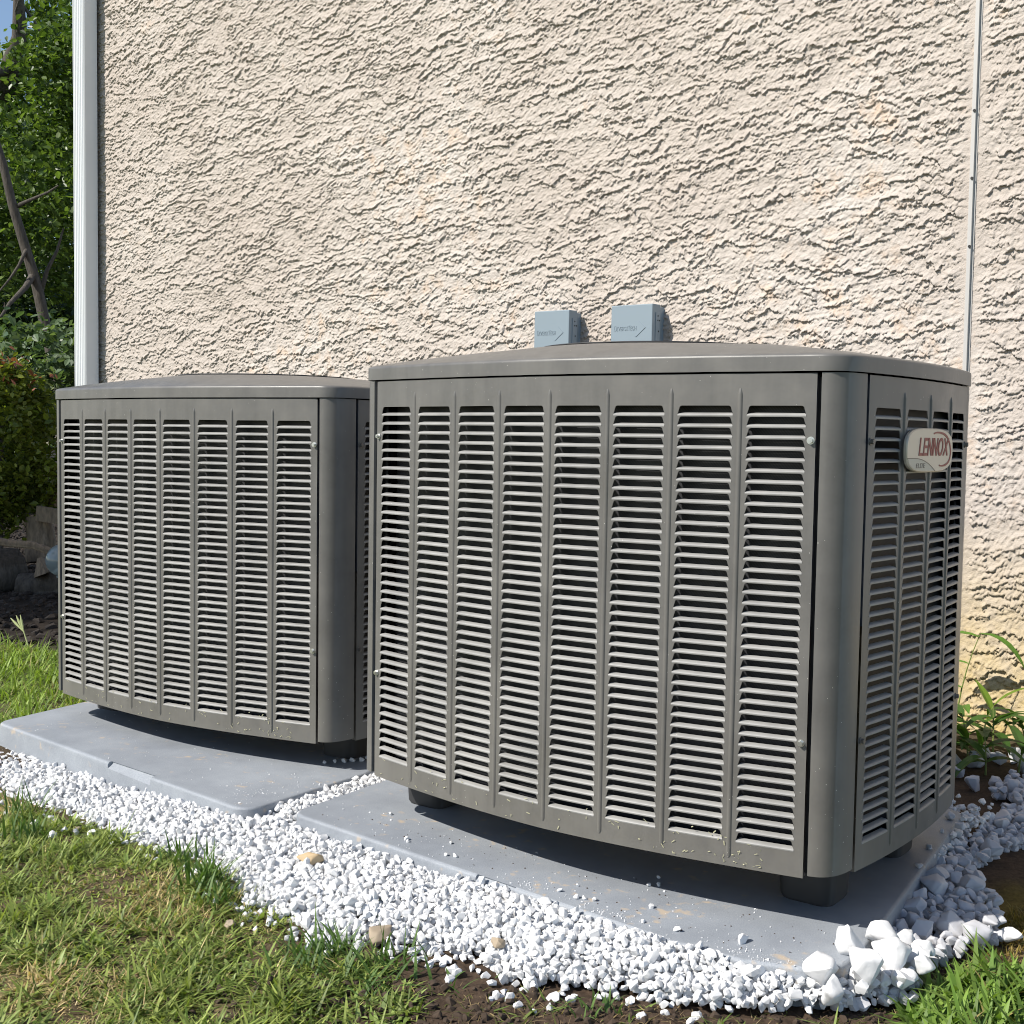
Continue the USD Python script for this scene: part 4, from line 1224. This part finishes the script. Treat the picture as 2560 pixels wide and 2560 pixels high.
plain("stem_green", (0.16, 0.20, 0.05), 0.6)
wr = np.random.default_rng(88)
wall_weed(0.165, 1.72, 0.318, [(1.0, math.radians(-10), 0.17, 0.034, 0.25, 1.6), (0.97, math.radians(185), 0.15, 0.036, 0.35, 0.9), (0.72, math.radians(170), 0.10, 0.022, 0.3, 0.8), (0.5, math.radians(200), 0.13, 0.040, 0.5, 1.2), (0.3, math.radians(-60), 0.14, 0.035, 0.8, 1.0), (0.2, math.radians(230), 0.16, 0.04, 0.9, 1.0)],
          "tall weed with two arching lance leaves in front of the stucco", wr, (0.06, 0.0))
wall_weed(0.245, 1.70, 0.125, [(1.0, math.radians(20), 0.13, 0.026, 1.2, 0.8), (0.9, math.radians(150), 0.10, 0.026, 1.6, 0.5), (0.7, math.radians(-40), 0.11, 0.02, 0.6, 1.0), (0.5, math.radians(200), 0.10, 0.022, 0.4, 1.0), (0.6, math.radians(80), 0.09, 0.02, 0.5, 1.0)],
          "short yellow-green weed at the foot of the wall, right of the tall one", wr, (0.03, 0.0), (0.15, 0.24, 0.03))
for i, (x, y) in enumerate(((0.30, 1.62), (0.36, 1.72), (0.02, 1.66), (0.12, 1.60), (0.27, 1.50), (0.40, 1.50), (-0.05, 1.70), (0.20, 1.55), (0.34, 1.42))):
    lv_ = [(wr.uniform(0.3, 1.0), wr.uniform(0, 6.28), wr.uniform(0.09, 0.16), wr.uniform(0.018, 0.036), wr.uniform(0.2, 1.2), wr.uniform(0.8, 1.8)) for _ in range(9)]
    wall_weed(x, y, wr.uniform(0.06, 0.14), lv_, "low dark green weed clump between the wall foot and the shaded stones", wr, (wr.normal() * 0.02, 0.0), (0.055, 0.115, 0.022))
for i in range(11):
    stage.GetPrimAtPath("/World/wall_weed" + (f"_{i:03d}" if i else "")).SetCustomDataByKey("group", "low weeds by the wall foot") if i > 1 else None
for i in range(26):
    x, y = wr.uniform(0.05, 0.46), wr.uniform(1.25, 1.75)
    stone("grey_stone", x, y, -0.045, wr.uniform(0.016, 0.034), "grey-white stone lying among the weeds by the wall", "stone", "stones among the weeds by the wall", "river_stone", wr)

# seed head over the left lawn
sh_ = thing("seed_stalk", "lone pale grass seed stalk standing over the left lawn", "grass stalk", (-3.02, 0.80, -0.06))
stalk = [(0, 0, 0), (-0.010, -0.007, 0.045), (-0.020, -0.014, 0.085)]
obj("stem", tube(stalk, [0.004, 0.003, 0.0025], 6), "straw_green", sh_) if False else None
plain("straw_green", (0.42, 0.46, 0.22), 0.7)
obj("stem", tube(stalk, [0.004, 0.003, 0.0025], 6), "straw_green", sh_)
for a, b in ((-0.08, 0.09), (-0.045, 0.11), (-0.02, 0.115)):
    obj("seed_spike", tube([(-0.020, -0.014, 0.083), (-0.020 + a * 0.36, -0.014 + a * 0.18, 0.083 + b * 0.33), (-0.020 + a * 0.6, -0.014 + a * 0.3, 0.083 + b * 0.55)], [0.002, 0.005, 0.0015], 6), "straw_green", sh_)


# ---------------------------------------------------------------- trees and the yard's end
def at(px, py, D):
    """a point D metres from the camera, seen at px, py of a 1932 pixel wide picture (used to lay out the far yard)"""
    k = 1932 * FOC
    d = fwd + rgt * (px - 966) / k - upv * (py - 966) / k
    return CAM + D * d / np.linalg.norm(d)


def leaves(centers, size, r, c0, c1, up=0.4):
    """two-quad folded leaves turned mostly to the light"""
    n = len(centers)
    nrm = r.normal(size=(n, 3)); nrm[:, 2] = np.abs(nrm[:, 2]) + up
    nrm /= np.linalg.norm(nrm, axis=1, keepdims=True)
    a = r.normal(size=(n, 3)); a -= nrm * (a * nrm).sum(1, keepdims=True); a /= np.linalg.norm(a, axis=1, keepdims=True)
    b = np.cross(nrm, a)
    s = (size * r.uniform(0.6, 1.25, n))[:, None]
    V = np.stack([centers - a * s, centers - a * s * 0.35 - b * s * 0.62 + nrm * s * 0.16, centers + a * s * 0.40 - b * s * 0.48 + nrm * s * 0.12, centers + a * s * 1.05,
                  centers + a * s * 0.40 + b * s * 0.48 + nrm * s * 0.12, centers - a * s * 0.35 + b * s * 0.62 + nrm * s * 0.16], 1)
    k = r.random((n, 1))
    c_ = (np.array(c0) + (np.array(c1) - np.array(c0)) * k) * r.uniform(0.75, 1.2, (n, 1))
    idx = np.arange(n)[:, None] * 6
    F = np.concatenate([idx + [[0, 1, 2, 3]], idx + [[0, 3, 4, 5]]], 0)
    return V.reshape(-1, 3), F, np.repeat(c_, 6, 0)


def clumped(center, radii, nclump, per, r, spread, shell=0.75):
    """leaf positions in clumps spread through a crown, thinner inside"""
    u = r.normal(size=(nclump, 3)); u /= np.linalg.norm(u, axis=1, keepdims=True)
    rad = r.uniform(shell * 0.55, 1.0, nclump) ** 0.6
    c = np.array(center) + u * rad[:, None] * np.array(radii)
    return (c[:, None] + r.normal(size=(nclump, per, 3)) * spread * np.array([1, 1, 0.7])).reshape(-1, 3)


tr = np.random.default_rng(99)


def tree(label, trunk, tr_r, limbs, crowns, leaf, c0, c1, group=None, name="tree"):
    t = thing(name, label, "tree", (0, 0, 0), 0.0, group)
    obj("trunk", tube(trunk, np.linspace(tr_r, tr_r * 0.45, len(trunk)), 10), "bark", t, smooth=60)
    for L in limbs:
        obj("limb", tube(L[0], np.linspace(L[1], L[1] * 0.3, len(L[0])), 7), "bark", t, smooth=60)
    V, F, Cc, o = [], [], [], 0
    for cen_, rad_, nc, per, sp_ in crowns:
        v, f, cc = leaves(clumped(cen_, rad_, nc, per, tr, sp_), leaf, tr, c0, c1)
        V.append(v); F.append(f + o); Cc.append(cc); o += len(v)
    raw("crown", np.vstack(V), np.vstack(F), None, "leaf_green", t, col=np.vstack(Cc))


def jag(a, b, n, r, amp):
    t = np.linspace(0, 1, n)[:, None]
    p = np.array(a) * (1 - t) + np.array(b) * t
    p[1:-1] += r.normal(size=(n - 2, 3)) * amp
    return p


# leaning slim tree in front
lean_t = np.vstack([jag(at(135, 830, 10.5) - [0, 0, 0.9], at(108, 720, 10.5), 3, tr, 0.01), jag(at(70, 540, 10.6), at(-20, 230, 10.8), 5, tr, 0.008), [at(-60, 60, 11)]])
tree("slim leaning tree with a bare grey trunk left of the downspout", lean_t, 0.052,
     [(jag(at(62, 520, 10.6), at(0, 600, 10.2), 4, tr, 0.03), 0.03), (jag(at(75, 560, 10.6), at(120, 430, 10.7), 4, tr, 0.03), 0.022), (jag(at(30, 390, 10.7), at(110, 350, 10.5), 4, tr, 0.03), 0.018), (jag(at(50, 470, 10.6), at(-10, 560, 10.4), 4, tr, 0.02), 0.016)],
     [(at(110, 370, 13.2), (1.2, 1.2, 1.05), 160, 50, 0.17), (at(160, 130, 13.0), (0.36, 0.6, 0.62), 64, 52, 0.12), (at(40, 420, 13.5), (1.3, 1.0, 0.8), 110, 50, 0.2)], 0.036, (0.028, 0.060, 0.010), (0.140, 0.205, 0.050))
# big tree behind with a thick branch at the top
tree("tall tree with a thick dark branch crossing the top left corner", [at(-120, 980, 15), at(-110, 700, 15), at(-60, 400, 15), at(-10, 200, 15)], 0.28,
     [(np.array([at(-10, 200, 15), at(20, 130, 14.6), at(38, 70, 14.4), at(35, -20, 14.2)]), 0.15), (np.array([at(-60, 150, 14.6), at(10, 130, 14.5), at(60, 85, 14.5)]), 0.09), (np.array([at(35, 0, 14.3), at(65, 40, 14.3), at(90, 90, 14.3)]), 0.02), (np.array([at(35, 60, 14.3), at(30, 20, 14.1), at(45, -30, 14.0)]), 0.02)],
     [(at(-90, 330, 15.2), (1.3, 1.2, 0.9), 110, 48, 0.20), (at(100, 190, 15.0), (0.6, 0.7, 0.75), 90, 48, 0.16), (at(125, 60, 15.0), (0.32, 0.4, 0.40), 34, 44, 0.13)], 0.040, (0.032, 0.064, 0.010), (0.145, 0.210, 0.050))
# dense trees behind, lower storey
tree("dark dense tree standing low behind the leaning trunk", [at(30, 900, 17), at(25, 700, 17), at(20, 560, 17)], 0.18, [],
     [(at(10, 570, 17.5), (2.0, 2.3, 1.2), 240, 48, 0.24), (at(10, 690, 16), (2.0, 2.0, 0.8), 170, 44, 0.22)], 0.052, (0.012, 0.028, 0.010), (0.055, 0.085, 0.028))
tree("far dark tree whose crown closes the gap beside the downspout", [at(180, 900, 22), at(175, 600, 22), at(170, 380, 22)], 0.22, [],
     [(at(150, 690, 22), (3.0, 3.0, 1.1), 190, 44, 0.30), (at(40, 440, 22), (2.4, 2.4, 1.2), 150, 44, 0.28), (at(170, 330, 22), (1.0, 1.4, 0.8), 60, 40, 0.22)], 0.060, (0.018, 0.038, 0.012), (0.065, 0.100, 0.030))
for i, (px, py, D, R_) in enumerate(((-330, 600, 20, 2.4), (-230, 780, 15, 1.6), (400, 650, 26, 3.0))):
    tree(("dark tree beyond the left edge, behind the tall one", "low leafy tree beyond the left edge, behind the bush", "far tree hidden mostly by the house")[i], [at(px, 960, D), at(px, 800, D), at(px, py, D)], 0.2, [],
         [(at(px, py, D), (R_, R_, R_ * 0.7), 200, 32, 0.3)], 0.09, (0.030, 0.070, 0.014), (0.09, 0.15, 0.035))
tree("broad tree out of view to the left that shades the woodpile", [(-7.7, -3.0, -0.1), (-7.6, -2.9, 1.5), (-7.3, -2.7, 3.2), (-7.1, -2.6, 4.4)], 0.16, [],
     [((-7.15, -2.6, 4.4), (1.25, 0.95, 0.6), 170, 46, 0.20)], 0.06, (0.025, 0.050, 0.012), (0.08, 0.12, 0.04))
# shrubs under the trees
sv, sf, sc = leaves(clumped(at(90, 690, 9.6), (0.45, 0.5, 0.32), 70, 30, tr, 0.08), 0.035, tr, (0.05, 0.09, 0.04), (0.13, 0.18, 0.09))
pth = raw("shrub", sv, sf, None, "leaf_green", col=sc)
tag(stage.GetPrimAtPath(pth), "pale green shrub under the trees, left of the downspout's foot", "shrub")

# bush with red shoot tips
bt = thing("red_tipped_bush", "rounded green bush with red young shoots at the left edge", "bush")
bc0 = at(-6, 836, 7.4)
obj("stem", tube([bc0 + [0, 0, -0.95], bc0 + [0.02, 0, -0.5], bc0 + [0, 0.03, 0.1]], [0.025, 0.02, 0.01], 8), "bark", bt)
cl = clumped(bc0, (0.285, 0.33, 0.50), 330, 26, tr, 0.045, 0.9)
v, f, cc = leaves(cl, 0.021, tr, (0.070, 0.100, 0.014), (0.185, 0.215, 0.035))
top = 0.70 * sst(0.30, 0.56, (v[:, 2] - bc0[2]) + 0.10 * vnoise(v[:, 0] / 0.05, v[:, 1] / 0.05, 5) + 0.15 * (np.hypot(v[:, 0] - bc0[0], v[:, 1] - bc0[1]) / 0.36 - 0.6))[:, None]
top = np.repeat(np.where(tr.random((len(v) // 6, 1)) < top.reshape(-1, 6, 1).mean(1), 1.0, 0.0), 6, 0)
cc = cc * (1 - top) + np.array([0.32, 0.110, 0.070]) * top * (0.6 + 0.6 * tr.random((len(v), 1)))
raw("foliage", v, f, None, "leaf_green", bt, col=cc)

# woodpile corner: stump, logs, split firewood, a glazed ball, planks
D = 7.0
def log(name, a, b, rad, label, mt="old_wood"):
    m = tube(jag(a, b, 5, tr, 0.006), [rad, rad * 1.04, rad, rad * 0.97, rad * 0.95], 10)
    pth = obj(name, m, mt, smooth=40)
    tag(stage.GetPrimAtPath(pth), label, "log")


log("log", at(-60, 1010, D), at(101, 1042, D - 0.1), 0.020, "thin pale log lying level in front of the woodpile")
log("log", at(38, 1108, D), at(130, 1096, D - 0.1), 0.075, "thick dark log on the mulch under the glazed ball", "bark")
log("log", at(-60, 1090, D + 0.1), at(30, 1075, D + 0.2), 0.13, "thick dark log under the bush at the left edge", "bark")
log("stump", at(76, 1060, D + 0.3), at(74, 975, D + 0.3), 0.075, "upright brown stump behind the pale log")
for a, b, w_, lb in ((at(84, 1010, D + 0.5), at(112, 880, D + 0.5), 0.035, "grey weathered plank leaning behind the bush"), (at(70, 968, D + 0.2), at(130, 978, D + 0.1), 0.04, "dark flat board lying across the woodpile")):
    d = b - a; L = np.linalg.norm(d)
    m = box((-w_, -0.012, 0), (w_, 0.012, L)); m.apply_transform(trimesh.geometry.align_vectors((0, 0, 1), d / L)); m.apply_translation(a)
    pth = obj("plank", m, "old_wood", smooth=False)
    tag(stage.GetPrimAtPath(pth), lb, "plank")
wd_ = manifold3d.Manifold.hull_points([list(map(float, p_)) for p_ in (at(64, 1090, D - 0.15), at(86, 1082, D - 0.2), at(70, 1054, D - 0.15), at(74, 1052, D - 0.15), at(66, 1088, D + 0.1), at(112, 1072, D + 0.2), at(74, 1052, D + 0.2), at(112, 1052, D + 0.2))])
q = wd_.to_mesh()
pth = obj("firewood", trimesh.Trimesh(q.vert_properties[:, :3], q.tri_verts), "old_wood", smooth=False)
tag(stage.GetPrimAtPath(pth), "split piece of firewood with a pale wedge-shaped end", "firewood")
ball = thing("glazed_ball", "pale blue-green glazed garden ball half hidden by the farther unit", "garden ball", at(118, 1057, D - 0.3))
obj("globe", trimesh.creation.icosphere(subdivisions=4, radius=0.082), "glazed", ball, smooth=True)
obj("base_ring", trimesh.creation.cylinder(0.03, 0.012, sections=20).apply_translation((0, 0, -0.082)), "glazed", ball)
